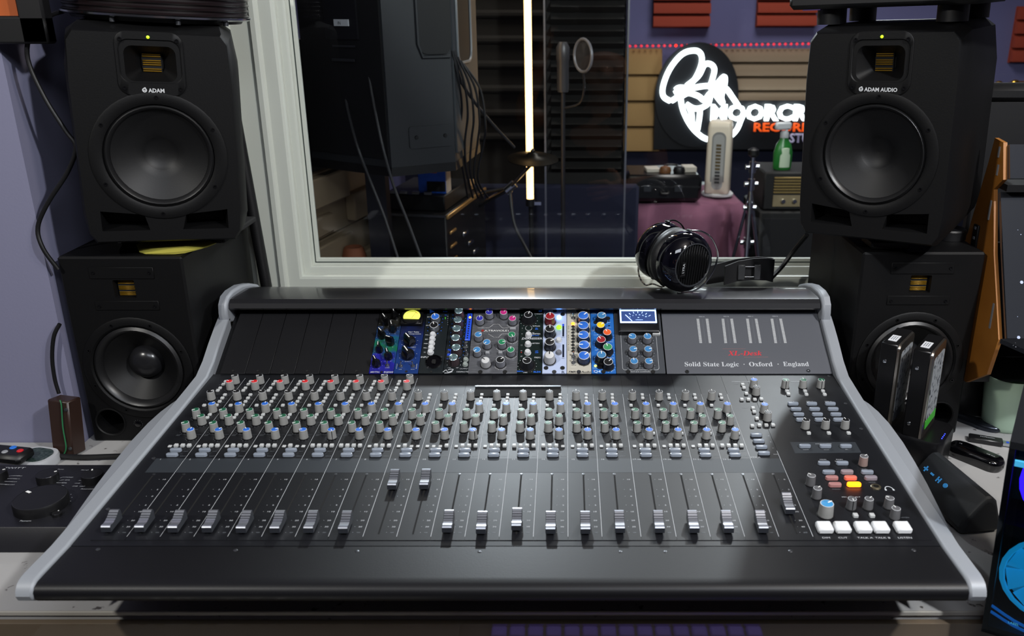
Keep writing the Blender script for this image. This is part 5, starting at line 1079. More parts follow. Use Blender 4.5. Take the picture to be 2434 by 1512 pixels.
for k in range(2):
    b = MB(); b.tube([(.006, .012, .030 - .008 * k), (.04, .011, .016 - .006 * k), (.09, .012, .011 - .003 * k)], .0016, mat('braided_blue', '1860a0', .5, emit='1468c0', es=.5), 6); b.build('braided_cable', pc)
b = MB(front(.030, .0155, .009)); b.text('LABEL', 0, 0, .004, LS); b.build('badge', pc)

# framed picture on the pillar, upper left
q0, q1 = at_y(-230, -230, 1.235), at_y(128, 104, 1.235); fx_, fz_, fw_, fh_ = (q0.x + q1.x) / 2, (q0.z + q1.z) / 2, q1.x - q0.x, q0.z - q1.z
pf_ = thing('framed_picture', 'orange picture in a wide black frame on the pillar at the upper left', 'picture', T(fx_, 1.235, fz_))
b = MB()
for x, z, w_, h_ in ((0, fh_ / 2 - .018, fw_, .036), (0, -fh_ / 2 + .018, fw_, .036), (fw_ / 2 - .018, 0, .036, fh_), (-fw_ / 2 + .018, 0, .036, fh_)): b.box((x, 0, z), (w_, .022, h_), mat('frame_black', '08080a', .5), bev=.003)
b.build('frame', pf_); b = MB(); b.box((0, .006, 0), (fw_ - .07, .004, fh_ - .07), mat('orange_print', 'a8501c', .6)); b.box((.02, .0035, -.062), (.12, .001, .012), mat('pale_print', 'a8a090', .6)); b.build('print', pf_)
# ------------------------------------------------------------------ the live room behind the glass
def vquad(px0, py0, px1, py1, Y):      # rectangle on a wall at distance Y: centre x, centre z, width, height
    a, b = at_y(px0, py0, Y), at_y(px1, py1, Y); return (a.x + b.x) / 2, (a.z + b.z) / 2, abs(b.x - a.x), abs(a.z - b.z)
BWY = 4.30
wall('wall_live_back', (0.7, BWY + .04, 1.325), (4.1, .08, 2.65), mat('live_wall_lilac', '6a6a98', .8)); wall('wall_live_left', (-1.36, 3.0, 1.325), (.06, 2.6, 2.65), mat('live_wall_dark', '24242c', .8))
NAVY = mat('navy_fabric', '10142e', .9, bump=(200, .3)); FOAMB = mat('black_foam', '09090a', .95, bump=(300, .4)); TAN = mat('tan_acoustic_felt', 'a88656', .85, bump=(260, .3)); BRK = mat('brick_red_foam', '9c3c28', .85, bump=(220, .3))
b = MB(); b.box((.95, BWY - .012, .40), (3.5, .020, .795), NAVY); b.build('wall_dado', kind='structure')
def ridge_panel(x, z, w_, h_, n, m, label, cat, group, y=BWY, name='acoustic_panel', dep=.05, gap=.012):
    r = thing(name, label, cat, T(x, y, z - h_ / 2), group)
    b = MB(); hh = h_ / n
    yz([(-.003, 0), (-.003, h_), (-dep * .35, h_), (-dep * .35, 0)], -w_ / 2, w_ / 2, m, b); b.build('backing', r)
    for i in range(n):
        b = MB(); z0 = i * hh + gap / 2; z1 = (i + 1) * hh - gap / 2
        yz([(-dep * .3, z0), (-dep * .3, z1), (-dep * .75, z1), (-dep, z0 + (z1 - z0) * .35), (-dep, z0)], -w_ / 2, w_ / 2, m, b); b.build('slat', r)
    return r
for a, lab in (((1557, -60, 1688, 66), 'brick red ridged foam panel on the live room wall, left of two'), ((1808, -60, 1941, 64), 'brick red ridged foam panel on the live room wall, right of two'), ((2428, 15, 2520, 150), 'brick red foam panel high on the wall at the far right edge')):
    q = vquad(*a, BWY - .05); ridge_panel(q[0], q[1], q[2], q[3], 4, BRK, lab, 'acoustic panel', 'brick red foam panels')
q = vquad(1380, 116, 1566, 362, BWY - .05); ridge_panel(q[0], q[1], q[2], q[3], 4, TAN, 'tan slatted acoustic panel left of the neon sign', 'acoustic panel', None)
q = vquad(1690, 116, 2010, 250, BWY - .05); r_ = ridge_panel(q[0], q[1], q[2], q[3], 4, mat('taupe_acoustic_felt', '96836e', .85, bump=(260, .3)), 'taupe slatted acoustic panel above the neon lettering', 'acoustic panel', None)
# string of red lights
rs = thing('light_string', 'string of small red lights along the lilac wall above the neon sign', 'string lights', T(*at_y(1500, 108, BWY - .06)))
LR = mat('light_red', 'ff4050', .4, emit='ff3850', es=.7); LRB = mat('light_red_bright', 'ff3020', .4, emit='ff2818', es=3)
w0 = rs.matrix_basis.translation
for i in range(34):
    v = at_y(1497 + i * 13.7, 110 - i * .18, BWY - .06) - w0; b = MB(T(*v)); b.lathe([(.0015, -.006), (.006, -.003), (.0065, .002), (.003, .006)], LRB if i in (8, 10) else LR, None, 8); b.build('bulb', rs)
b = MB(); b.tube([at_y(1497 + i * 45, 107 - i * .6, BWY - .052) - w0 for i in range(11)], .0018, BLK, 5, smooth=1); b.build('wire', rs)
# neon sign
SY = BWY - .10
sg = thing('neon_sign', 'white neon sign of a microphone with MOORCROFT lettering on a black board', 'neon sign', T(*at_y(1740, 260, SY))); sw = sg.matrix_basis.translation.copy()
NW = mat('neon_white', 'ffffff', .4, emit='f0fbff', es=5.0); NO = mat('neon_orange', 'ff7030', .4, emit='ff5818', es=.75); NG = mat('sign_pale', 'b8b4c8', .4, emit='b0a8d0', es=.35); BRD = mat('sign_board_black', '0a0c12', .4)
def sp(x, y, dy=0): v = at_y(1460 + x / 4.2, y / 4.2, SY - dy) - sw; return v
b = MB(T(0, .02, 0)); c_ = sp(830, 960); rr_ = (sp(1240, 960) - sp(420, 960)).length / 2
P = [(c_.x + rr_ * 1.02 * math.cos(a), c_.z + rr_ * 1.25 * math.sin(a)) for a in [i * math.pi / 24 for i in range(48)]]
XZ2 = Matrix(((1, 0, 0, 0), (0, 0, 1, 0), (0, 1, 0, 0), (0, 0, 0, 1)))
b.prism(P, 0, .008, BRD, XZ2); a_, d_ = sp(415, 1010), sp(2500, 1500); b.box(((a_.x + d_.x) / 2, .0135, (a_.z + d_.z) / 2), (abs(d_.x - a_.x), .011, abs(a_.z - d_.z)), BRD); b.build('board', sg)
def neon(pts, r, m, nm, closed=False):
    b = MB(); b.tube([tuple(sp(x, y)) for x, y in pts], r, m, 8, closed=closed, smooth=5); b.build(nm, sg)
NR = .0118
neon([(560, 1010), (490, 960), (490, 850), (560, 680), (680, 540), (800, 505), (865, 540), (870, 640), (810, 780), (720, 880), (640, 960), (570, 1010)], NR, NW, 'neon_tube', True)
neon([(720, 860), (840, 760), (900, 650), (960, 640), (1000, 690), (980, 790), (950, 880)], NR, NW, 'neon_tube')
neon([(940, 870), (1020, 840), (1095, 765), (1105, 830), (1070, 960), (1080, 1030), (1000, 930)], NR, NW, 'neon_tube')
neon([(610, 900), (650, 875), (760, 880), (900, 860), (1010, 860), (1110, 880), (1180, 970), (1240, 1060)], NR, NW, 'neon_tube')
neon([(610, 900), (660, 960), (740, 930), (840, 960), (900, 1000), (960, 930), (1060, 900)], NR, NW, 'neon_tube')
neon([(660, 960), (680, 1080), (730, 1200), (800, 1300), (900, 1380), (1010, 1400), (1130, 1380), (1220, 1300), (1265, 1200), (1290, 1140)], NR, NW, 'neon_tube')
neon([(740, 1050), (770, 1130), (780, 1240), (800, 1300)], NR, NW, 'neon_tube'); neon([(860, 1060), (850, 1180), (830, 1300)], NR, NW, 'neon_tube'); neon([(720, 1040), (790, 1080), (860, 1080), (940, 1030), (960, 940)], NR, NW, 'neon_tube')
SM = T(*sp(975, 1200)) @ XZ; x1_ = sp(1940, 1200).x - sp(975, 1200).x
def stext(s_, px0, py0, px1, hgt, m, nm, bold, dep=.008):
    a, c = sp(px0, py0), sp(px1, py0); vs, fs, u, v = text_mesh(s_, bold); size = (sp(px0, py0).z - sp(px0, py0 + hgt).z) / .72
    b = MB(); b.text(s_, 0, 0, size, m, XZ, z=.004, al='l', bold=bold, xs=(c.x - a.x) / ((v - u) * size)); o = b.build(nm, sg, T(a.x, a.y, a.z)); modify(o, 'SOLIDIFY', thickness=dep, offset=0); return o
stext('MOORCROFT', 960, 1195, 2330, 150, NW, 'neon_lettering', .045); stext('RECORDING', 1390, 1310, 2230, 85, NO, 'neon_lettering', .02); stext('STUDIO', 1745, 1420, 2160, 90, NG, 'neon_lettering', .02)
# cloth covered table with things on it
LT = .70; DY = 3.05
tt = thing('side_table', 'table hidden under the mauve cloth in the live room', 'table', T(.40, 3.32, 0))
b = MB(); b.box((0, 0, LT - .02), (.38, .46, .03), BLK); b.build('tabletop', tt)
for x in (-.18, .18):
    for y in (-.2, .2): b = MB(); b.box((x, y, (LT - .035) / 2), (.03, .03, LT - .035), BLK); b.build('leg', tt)
MAU = mat('mauve_cloth', '8a5870', .9, bump=(400, .3), noise=(9, '74485e', .35, .65))
b = MB(); nx, ns = 46, 16; a0, a1_ = at_y(1478, 440, DY), at_y(1772, 468, DY); xa, xb = a0.x, a1_.x
rows = []
zt_ = LT + .004
for j in range(ns + 1):
    row = []
    for i in range(nx + 1):
        u = i / nx; x = xa + (xb - xa) * u; drop = .60 if u < .62 else .60 - .32 * ((u - .62) / .38) ** .8 + .10 * max(0, (u - .9) / .1)
        if j < 5: y = 3.42 - (3.42 - DY) * j / 4; z = zt_ + .004 * math.sin(9 * u + j)
        else:
            t = (j - 4) / (ns - 4); y = DY - .012 - .028 * math.sin(u * 26 + 3 * math.sin(u * 7)) * t ** .6 - .02 * t - .02 * math.sin(11 * u + 5 * t) * t; z = zt_ - drop * t - (.06 * (1 - u) * t if False else 0)
            x += .03 * t * (u - .5)
        row.append((x, y, z))
    rows.append(row)
vs = [p for r_ in rows for p in r_]; fs = [(j * (nx + 1) + i, j * (nx + 1) + i + 1, (j + 1) * (nx + 1) + i + 1, (j + 1) * (nx + 1) + i) for j in range(ns) for i in range(nx)]
b.add(vs, [f[::-1] for f in fs], MAU); o = b.build('table_cloth', ang=80, label='mauve cloth draped in folds over the side table in the live room', cat='cloth'); modify(o, 'SOLIDIFY', thickness=.003)
def stand_z(px, py, Y): return at_y(px, py, Y)
ky = thing('equipment_case', 'black hard equipment case with latches lying on the mauve cloth', 'case', T(at_y(1574, 435, 3.12).x, 3.14, LT + .010))
q = vquad(1487, 368, 1663, 436, 3.10)
b = MB(); b.box((0, .02, .055), (q[2], .22, .096), mat('case_black', '0c0c0e', .3), bev=.014); b.build('shell', ky)
b = MB(); b.box((0, -.0905, .060), (q[2] * .96, .004, .006), mat('case_seam', '2a2a2c', .3, .5)); b.build('seam', ky)
for x in (-.06, .05): b = MB(); b.box((x, -.093, .055), (.03, .006, .024), mat('case_latch', '4a4c50', .3, .7), bev=.002); b.build('latch', ky)
b = MB(); b.tube([(-.012, -.092, .045), (-.010, -.105, .040), (.012, -.105, .040), (.014, -.092, .045)], .004, BLK, 8); b.build('handle', ky)
for px, py, w_, h_, c_, nm, lab in ((1552, 362, .05, .014, 'white_card', 'notepad', 'small white notepad lying at the left on the black case'), (1640, 360, .045, .020, 'white_card', 'notepad', 'small white notepad lying at the right on the black case')):
    v = at_y(px, py, 3.12); b = MB(); b.box((0, 0, h_ / 2), (w_, .06, h_), mat(c_, 'c0b8ac', .6), bev=.002); b.build(nm, None, T(v.x, 3.13, LT + .1135) @ RZ(6), label=lab, cat='notepad')
v = at_y(1598, 358, 3.12); h2 = thing('earphones', 'small brown and black headphones lying between the notepads', 'headphones', T(v.x, 3.10, LT + .1135))
for sx in (-1, 1): b = MB(); b.lathe([(.020, 0), (.022, .008), (.018, .020), (.008, .024)], mat('brown_leather', '6a4424', .5) if sx < 0 else BLK, T(sx * .025, 0, 0), 20); b.build('ear_cup', h2)
b = MB(); b.tube([(-.025, 0, .012), (-.02, .04, .02), (.02, .04, .02), (.025, 0, .012)], .004, BLK, 8); b.build('headband', h2)
# air purifier
v = at_y(1706, 468, 3.20); pu = thing('air_purifier', 'cream tower air purifier with a grey grille on the mauve cloth', 'air purifier', T(v.x, 3.22, LT + .010) @ RZ(-14))
CRE = mat('cream_plastic', 'e8dcc8', .4); hP = (at_y(1706, 292, 3.2).z - v.z)
b = MB(); b.lathe([(.060, 0), (.060, .006), (.052, .012)], mat('white_base', 'd8d8da', .35), None, 32); b.build('base', pu)
b = MB(); b.loft([[(x, y, z) for x, y in rrect(w_, d_, .014, 5)] for z, w_, d_ in ((.012, .088, .100), (.016, .092, .104), (hP - .02, .086, .098), (hP - .004, .080, .092), (hP, .072, .084))], CRE); b.build('body', pu)
b = MB(); b.prism(rrect(.050, hP * .80, .022, 6, 0, hP * .47), .0490, .0515, mat('grille_grey', '8a8a88', .5), XZ); b.prism(rrect(.040, hP * .74, .018, 6, 0, hP * .47), .0515, .0522, mat('grille_light', 'a8a8a6', .5), XZ)
for i in range(12): b.box((0, -.0528, hP * .20 + i * hP * .045), (.018, .002, hP * .028), mat('grille_slot_gold', '5a4a28', .5) if i > 3 else mat('grille_slot', '3a3a3c', .5))
b.build('grille', pu); b = MB(); b.box((0, -.040, hP - .008), (.046, .012, .006), BLK, RX(0)); b.build('control_panel', pu)
# cleaning spray, amplifier on a cabinet
AX = at_y(1905, 460, 3.0).x
cabz = at_y(1860, 503, 3.0).z
bc = thing('bass_cabinet', 'black speaker cabinet on the live room floor under the gold grilled amplifier', 'speaker cabinet', T(AX, 3.15, 0))
b = MB(); b.box((0, 0, cabz / 2), (.28, .30, cabz - .002), mat('tolex_black', '101012', .6, bump=(500, .3)), bev=.006); b.build('body', bc); b = MB(); b.box((0, -.152, cabz / 2), (.25, .004, cabz - .05), mat('grille_cloth_dark', '1a1a1e', .9, bump=(700, .4))); b.build('grille_cloth', bc)
ah = thing('guitar_amplifier', 'small amplifier with a gold ribbed grille and cream control plate', 'amplifier', T(AX, 3.13, cabz)); hA = at_y(1860, 412, 3.0).z - cabz
b = MB(); b.box((0, 0, hA / 2), (.26, .22, hA), mat('tolex_black', '', 1), bev=.006); b.build('cabinet', ah)
GR = mat('gold_grille', 'a08a58', .35, .5); b = MB()
for i in range(6): b.box((.005, -.113, hA * .48 + i * hA * .075), (.20, .006, hA * .045), GR, bev=.001)
b.build('grille', ah); b = MB(); b.box((.005, -.113, hA * .26), (.20, .006, hA * .30), mat('champagne_plate', 'a89878', .35, .4)); b.build('control_plate', ah)
for x in (-.06, -.02, .02): b = MB(); b.lathe([(.008, 0), (.007, .012)], CHR, None, 14); b.build('knob', ah, front(x, hA * .26, -.116))
v = at_y(1862, 414, 3.05); ztop = cabz + hA; sb_ = thing('spray_bottle', 'green spray bottle with a pale label and white trigger on the amplifier', 'spray bottle', T(v.x, 3.08, ztop) @ RZ(12))
hB = at_y(1862, 290, 3.05).z - ztop; GRN = mat('green_plastic', '2a7a34', .3); LBL = mat('bottle_label', 'c8dcc0', .5)
b = MB(); b.lathe([(.030, 0), (.034, .004), (.035, hB * .35), (.028, hB * .52), (.016, hB * .62), (.014, hB * .66)], GRN, S(1, .65, 1), 28); b.build('bottle', sb_)
b = MB(); b.lathe([(.0258, .010), (.0262, hB * .30), (.022, hB * .45), (.010, hB * .50)], LBL, T(0, -.006, 0) @ S(1, .72, 1), 28); b.build('label', sb_)
b = MB(); b.lathe([(.015, hB * .66), (.015, hB * .76), (.010, hB * .80)], WHT, None, 18); b.box((-.008, 0, hB * .90), (.060, .020, hB * .16), mat('trigger_white', 'e0e4e8', .35), bev=.006); b.box((-.022, 0, hB * .76), (.008, .010, hB * .20), mat('trigger_white', '', 1), RY(12), bev=.002); b.build('trigger_head', sb_)
# chrome cymbal stand next to the cloth
v = at_y(1786, 430, 2.85); cs = thing('cymbal_stand', 'chrome hardware stand with clamps between the mauve cloth and the amplifier', 'stand', T(v.x, 2.85, 0)); z1_ = at_y(1786, 368, 2.85).z
b = MB(); b.cyl((0, 0, .25), (0, 0, z1_), .007, CHR); b.build('pole', cs)
for z in (.62, .74, .82, z1_ - .04): b = MB(); b.cyl((-.022, 0, z), (.022, 0, z), .009, CHR); b.cyl((0, -.004, z - .018), (0, -.004, z + .018), .012, CHR); b.build('clamp', cs)
for a in (20, 140, 260): b = MB(); b.cyl((0, 0, .80), (.16 * math.cos(R(a)), .16 * math.sin(R(a)), .01), .006, CHR); b.build('leg', cs)
b = MB(); b.lathe([(.004, 0), (.018, .010), (.018, .026), (.006, .034)], BLK, T(0, 0, z1_ - .01), 16); b.build('wing_nut', cs)
# gobo with black foam and silver edges
gx0, gx1 = at_y(1296, 300, 2.95).x, at_y(1488, 300, 2.95).x; gz = at_y(1390, 432, 2.95).z
gb = thing('isolation_screen', 'tall black foam isolation screen with silver edges and navy lower half', 'acoustic screen', T((gx0 + gx1) / 2, 2.97, 0)); gw = gx1 - gx0
b = MB(); b.box((0, .02, 1.05), (gw - .01, .04, 2.10), mat('screen_core', '0c0b0b', .8)); b.build('core', gb)
b = MB()
nn_ = 34; z = gz + .03
while z < 2.05:
    yz([(-.002, z), (-.040, z + .018), (-.002, z + .036)], -gw / 2 + .02, gw / 2 - .014, FOAMB, b); z += .037
b.build('wedge_foam', gb)
b = MB(); b.box((0, -.012, gz / 2 + .01), (gw + .30, .035, gz - .04), NAVY, T(-.10, 0, 0), bev=.01); b.build('lower_padding', gb)
for x in (-gw / 2, gw / 2): b = MB(); b.box((x, -.005, 1.26), (.006, .05, 1.70), mat('edge_silver', '8a8c94', .3, .8)); b.build('edge_strip', gb)
# dark brown foam wall behind the tube
q = vquad(1120, -90, 1310, 640, 3.40); b = MB(); b.box((q[0] - .05, 3.42, 1.2), (q[2] + .25, .05, 2.4), mat('brown_foam', '15100a', .95, bump=(60, .6)))
z = .9
while z < 2.3:
    b.box((q[0] - .05, 3.40, z), (q[2] + .2, .05, .03), mat('brown_foam', '', 1), RY(0), bev=.01); z += .09
b.build('foam_partition', label='dark brown foam covered partition behind the glowing light tube', cat='partition')
# light tube
tx0, tx1 = at_y(1258, 300, 2.60), at_y(1257, 483, 2.60)
lt_ = thing('light_tube', 'tall vertical warm white light tube glowing behind the window', 'tube light', T(tx0.x, 2.60, tx1.z)); TM = mat('tube_warm', 'ffe8c0', .4, emit='ffc880', es=4.2)
b = MB(); b.cyl((0, 0, .012), (0, 0, 2.34 - tx1.z), .0105, TM, n=14); b.build('tube', lt_)
b = MB(); b.cyl((0, 0, -.008), (0, 0, .014), .014, BLK, n=14); b.box((.018, 0, 0), (.03, .012, .010), CHR); b.build('end_cap', lt_)
b = MB(); b.cyl((.0, .03, 2.36 - tx1.z), (.0, .03, -tx1.z + .002), .007, BLK, n=10); b.cyl((0, 0, -.004), (0, .03, -.004), .005, BLK, n=8); b.cyl((0, .03, -tx1.z + .002), (0, .03, -tx1.z + .022), .05, BLK, n=24); b.build('stand', lt_)
# small cymbal with its stand
v = at_y(1266, 372, 2.40); cy = thing('cymbal', 'small dark cymbal tilted on a stand in front of the light tube', 'cymbal', T(v.x, 2.40, v.z) @ RX(7) @ RY(2))
BRZ = mat('dark_bronze', '1c1a16', .35, .8); b = MB(); b.lathe([(.072, -.006), (.050, -.001), (.018, .004), (.014, .010), (.004, .013)], BRZ, None, 36, False, True); b.lathe([(.072, -.006), (.072, -.008), (.018, .002), (.004, .002)], BRZ, None, 36, False, True); b.build('plate', cy, ang=50)
b = MB(); b.cyl((0, 0, -.02), (0, 0, .022), .003, CHR); b.lathe([(.006, .013), (.006, .018)], BLK, None, 12); b.build('spindle', cy)
bo = thing('boom_stand', 'chrome boom arm with a bright clamp reaching across to the cymbal', 'stand', T(at_y(1010, 520, 2.72).x, 2.72, 0)); bw = bo.matrix_basis.translation.copy()
P0, P1, P2, P3 = at_y(1120, 500, 2.66), at_y(1212, 446, 2.52), at_y(1262, 392, 2.42), at_y(1130, 462, 2.60)
b = MB(T(*-bw)); b.cyl(P0, P1, .008, CHR); b.build('lower_arm', bo); b = MB(T(*-bw)); b.cyl(P1, P2, .0045, CHR); b.build('upper_arm', bo); b = MB(T(*-bw)); b.cyl(P3, P1, .006, CHR); b.build('brace', bo)
b = MB(T(*-bw)); b.cyl(P1 + Vector((-.012, 0, -.010)), P1 + Vector((.014, 0, .012)), .013, CHR, n=14); b.cyl(P1 + Vector((-.004, 0, -.02)), P1 + Vector((.01, 0, .016)), .008, CHR); b.build('clamp', bo)
b = MB(T(*-bw)); b.cyl(P0, (P0.x + .075, P0.y, .02), .010, CHR); b.cyl((P0.x + .075, P0.y, .0), (P0.x + .075, P0.y, .02), .05, BLK, n=20); b.build('post', bo)
# microphone with pop filter
v = at_y(1338, 170, 2.70); mi = thing('microphone', 'dim studio microphone on a stand with a round grey pop filter', 'microphone', T(v.x, 2.70, 0)); MG_ = mat('mic_grey', '4a4a4e', .4, .4)
b = MB(); b.lathe([(.016, v.z - .06), (.018, v.z - .05), (.018, v.z + .03), (.020, v.z + .035), (.020, v.z + .07), (.012, v.z + .085)], MG_, None, 20); b.build('body', mi)
b = MB(); b.cyl((0, 0, .0), (0, 0, v.z - .06), .007, mat('stand_grey', '3a3a3e', .35, .6)); b.cyl((0, 0, 0), (0, 0, .015), .05, BLK, n=24); b.build('stand', mi)
pf = at_y(1386, 132, 2.62); b = MB(T(pf.x - v.x, -.08, pf.z) @ RZ(-58) @ RX(90)); b.tube([(.046 * math.cos(a), .046 * math.sin(a), 0) for a in [i * math.pi / 12 for i in range(24)]], .0045, mat('pop_ring', '7a7a80', .4, .3), 6, closed=True, smooth=1); b.lathe([(.044, 0), (.0001, 0)], mat('pop_mesh', '3a3a3e', .9), None, 28); b.build('pop_filter', mi)
g_ = at_y(1378, 245, 2.66); b = MB(); b.tube([(pf.x - v.x, -.08, pf.z - .046), (pf.x - v.x + .004, -.07, pf.z - .09), (g_.x - v.x, -.04, g_.z), (.0, 0, g_.z - .02)], .0035, mat('stand_grey', '', 1), 7); b.build('gooseneck', mi)
# large speaker cabinet on a column
pts = [at_y(742, 380, 2.12), at_y(930, 380, 1.98), at_y(1082, 380, 2.06), at_y(1141, 380, 2.34)]
pc_ = Vector((sum(p.x for p in pts) / 4, sum(p.y for p in pts) / 4, 0)); zb = 1.005
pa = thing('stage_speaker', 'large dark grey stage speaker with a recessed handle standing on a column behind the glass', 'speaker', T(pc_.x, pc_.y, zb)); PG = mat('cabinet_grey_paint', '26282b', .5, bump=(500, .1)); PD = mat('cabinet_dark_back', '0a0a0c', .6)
poly = [(p.x - pc_.x, p.y - pc_.y) for p in pts] + [(pts[3].x - pc_.x - .04, 2.52 - pc_.y), (pts[0].x - pc_.x + .02, 2.46 - pc_.y)]
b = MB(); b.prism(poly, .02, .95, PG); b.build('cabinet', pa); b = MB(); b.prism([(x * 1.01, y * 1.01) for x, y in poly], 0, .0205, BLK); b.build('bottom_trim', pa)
A_, B_, C_, D_ = [Vector((x, y, 0)) for x, y in poly[:4]]
def face(P, Q):      # frame on the cabinet face from P to Q: x along it, y up, z outwards
    x = (Q - P).normalized(); z = Vector((x.y, -x.x, 0)); M = Matrix(((x.x, 0, z.x, P.x), (x.y, 0, z.y, P.y), (0, 1, 0, 0), (0, 0, 0, 1))); return M, (Q - P).length
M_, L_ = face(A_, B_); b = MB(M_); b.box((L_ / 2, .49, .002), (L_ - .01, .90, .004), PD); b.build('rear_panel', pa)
b = MB(M_); b.box((L_ * .55, .42, .006), (.10, .24, .006), mat('connector_plate', '16161a', .4)); b.box((L_ * .57, .335, .010), (.045, .014, .003), mat('paper_white', '', 1)); b.text('IN', L_ * .55 , .331, .010, INK, z=.012)
for i in range(3): b.lathe([(.012, 0), (.012, .006), (.008, .006), (.007, .001)], BLK, T(L_ * .48 + i * .03, .47 - .02 * i, .008), 16)
b.box((L_ * .57, .285, .009), (.07, .004, .002), STEEL); b.box((L_ * .55, .255, .009), (.07, .006, .002), STEEL); b.build('connector_panel', pa)
M_, L_ = face(B_, C_); b = MB(M_)
h0, h1 = (.5 * L_, .30), (L_, .47)
b.prism(rrect(L_ * .50, .155, .02, 3, L_ * .76, .345), .0005, .004, mat('handle_recess', '060607', .6)); b.tube([(x, y, .003) for x, y in ((L_ * .98, .425), (L_ * .56, .428), (L_ * .50, .40), (L_ * .50, .29), (L_ * .56, .262), (L_ * .98, .262))], .004, PG, 6, smooth=1); b.build('handle_recess', pa)
b = MB(M_); b.prism(rrect(L_ * .66, .05, .006, 3, L_ * .62, .085), .0005, .003, PG); b.lathe([(.005, .003), (.004, .005)], BLK, T(L_ * .4, .085, 0), 10); b.lathe([(.005, .003), (.004, .005)], BLK, T(L_ * .85, .085, 0), 10); b.build('mounting_plate', pa)
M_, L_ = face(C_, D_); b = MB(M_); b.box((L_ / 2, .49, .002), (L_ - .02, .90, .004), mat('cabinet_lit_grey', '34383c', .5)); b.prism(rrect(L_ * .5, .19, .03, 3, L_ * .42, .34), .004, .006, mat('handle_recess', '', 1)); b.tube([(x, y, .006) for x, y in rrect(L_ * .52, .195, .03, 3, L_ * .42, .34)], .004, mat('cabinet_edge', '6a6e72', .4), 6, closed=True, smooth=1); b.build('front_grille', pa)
col = thing('speaker_column', 'dark blue-black square column holding up the stage speaker', 'stand', T(at_y(902, 500, 2.19).x, 2.19, 0))
b = MB(); b.box((0, 0, zb / 2), (.050, .05, zb - .002), mat('column_blue_black', '14151f', .45)); b.build('post', col); b = MB(); b.box((0, 0, .010), (.09, .12, .02), BLK); b.build('base', col)
GC = mat('cable_grey', '2c2c2e', .5)
for P, r_, lab in (([(822, 222, 2.055), (826, 260, 2.03), (850, 350, 1.95), (880, 430, 1.95), (915, 520, 1.93), (948, 622, 1.90)], .0034, 'thin grey cable hanging in front of the stage speaker, leftmost'), ([(866, 95, 2.025), (880, 200, 2.0), (905, 330, 1.94), (935, 440, 1.93), (970, 530, 1.92), (1004, 622, 1.90)], .0034, 'thin grey cable hanging beside the leftmost one, in front of the rack case'), ([(1080, 120, 2.08), (1092, 185, 2.10), (1130, 245, 2.2), (1175, 300, 2.3), (1222, 350, 2.38)], .0042, 'grey cable sagging from the stage speaker handle towards the cymbal'), ([(1211, 450, 2.52), (1222, 530, 2.48), (1245, 580, 2.45), (1272, 630, 2.4)], .0045, 'grey cable hanging below the bright boom clamp')):
    cable('cable', [tuple(at_y(*q)) for q in P], r_, lab, GC)
for i in range(5):
    P = [(1074 + i * 7, 120 + i * 8, 2.07 + .01 * i), (1090 + i * 13, 190 + i * 6, 2.08 + .01 * i), (1098 + i * 14, 260 + 9 * i, 2.12), (1090 + i * 15, 340, 2.14), (1100 + i * 9, 400 + i * 6, 2.16), (1112 + i * 12, 470, 2.20)]
    cable('cable', [tuple(at_y(*q)) for q in P], (.0028), 'one of the black cables bunched at the edge of the stage speaker', BLK, group='bunched black cables')
# felt panels on the angled side wall
fp0 = Vector((-.668, 2.02)); fp1 = Vector((-.560, 2.50)); fd = (fp1 - fp0).normalized(); FL = (fp1 - fp0).length
MF = Matrix(((fd.x, 0, fd.y, fp0.x), (fd.y, 0, -fd.x, fp0.y), (0, 1, 0, 0), (0, 0, 0, 1)))
b = MB(MF); b.box((FL / 2, .65, -.02), (FL + .1, 1.30, .03), mat('live_wall_dark', '', 1)); b.build('wall_live_side', kind='structure')
FT = mat('sand_foam', 'a08c70', .9, bump=(200, .3)); labs = ('topmost', 'second from the top', 'third from the top', 'lowest')
for k in range(4):
    z0 = .985 - (k + 1) * .170; r = thing('foam_panel', 'sand coloured stepped foam panel on the side wall, %s of the stack' % labs[k], 'acoustic panel', MF @ T(0, z0, 0), 'sand foam panels on the side wall')
    b = MB(); b.box((FL / 2, .083, .004), (FL, .166, .016), FT); b.build('backing', r)
    b = MB(); b.box((FL * .27, .125, .026), (FL * .52, .075, .03), FT, bev=.004); b.box((FL * .78, .050, .026), (FL * .42, .075, .03), FT, bev=.004); b.box((FL * .20, .035, .020), (FL * .34, .05, .018), FT, bev=.004); b.build('steps', r)
# equipment rack
v = at_y(1060, 512, 2.30); rk_ = thing('equipment_rack', 'black rack case with metal edges and a row of slots coloured gold for warm light', 'equipment rack', T(v.x, 2.30, 0) @ RZ(-10))
RB = mat('rack_black', '0b0b0d', .45); BRS = mat('warm_lit_metal', 'b89058', .35, .6); zr = v.z  # warm light on the edges and slots is put into their metal colour
b = MB(); b.box((-.10, .20, zr / 2), (.20, .40, zr - .002), RB, bev=.004); b.build('case', rk_)
b = MB(); b.box((.003, .20, zr - .006), (.008, .40, .012), BRS, bev=.002); b.box((-.10, -.002, zr - .003), (.20, .006, .006), STEEL); b.build('edge_rail', rk_)
b = MB()
for i in range(6): b.box((.0035, .045, zr - .055 - i * .040), (.006, .055, .008), BRS, RX(0), bev=.002)
b.build('side_slots', rk_)
for i in range(5):
    b = MB(); b.box((.004, .16 + .05 * (i % 3), zr - .09 - i * .04), (.008, .05, .014), CHR, bev=.003); b.build('latch', rk_)
ra = thing('rack_amplifier', 'flat black rack unit lying on top of the rack case', 'amplifier', T(v.x, 2.30, zr + .0005) @ RZ(-10)); hz = at_y(1050, 474, 2.30).z - zr
b = MB(); b.box((-.105, .17, hz / 2), (.18, .26, hz), BLK, bev=.003); b.build('case', ra)
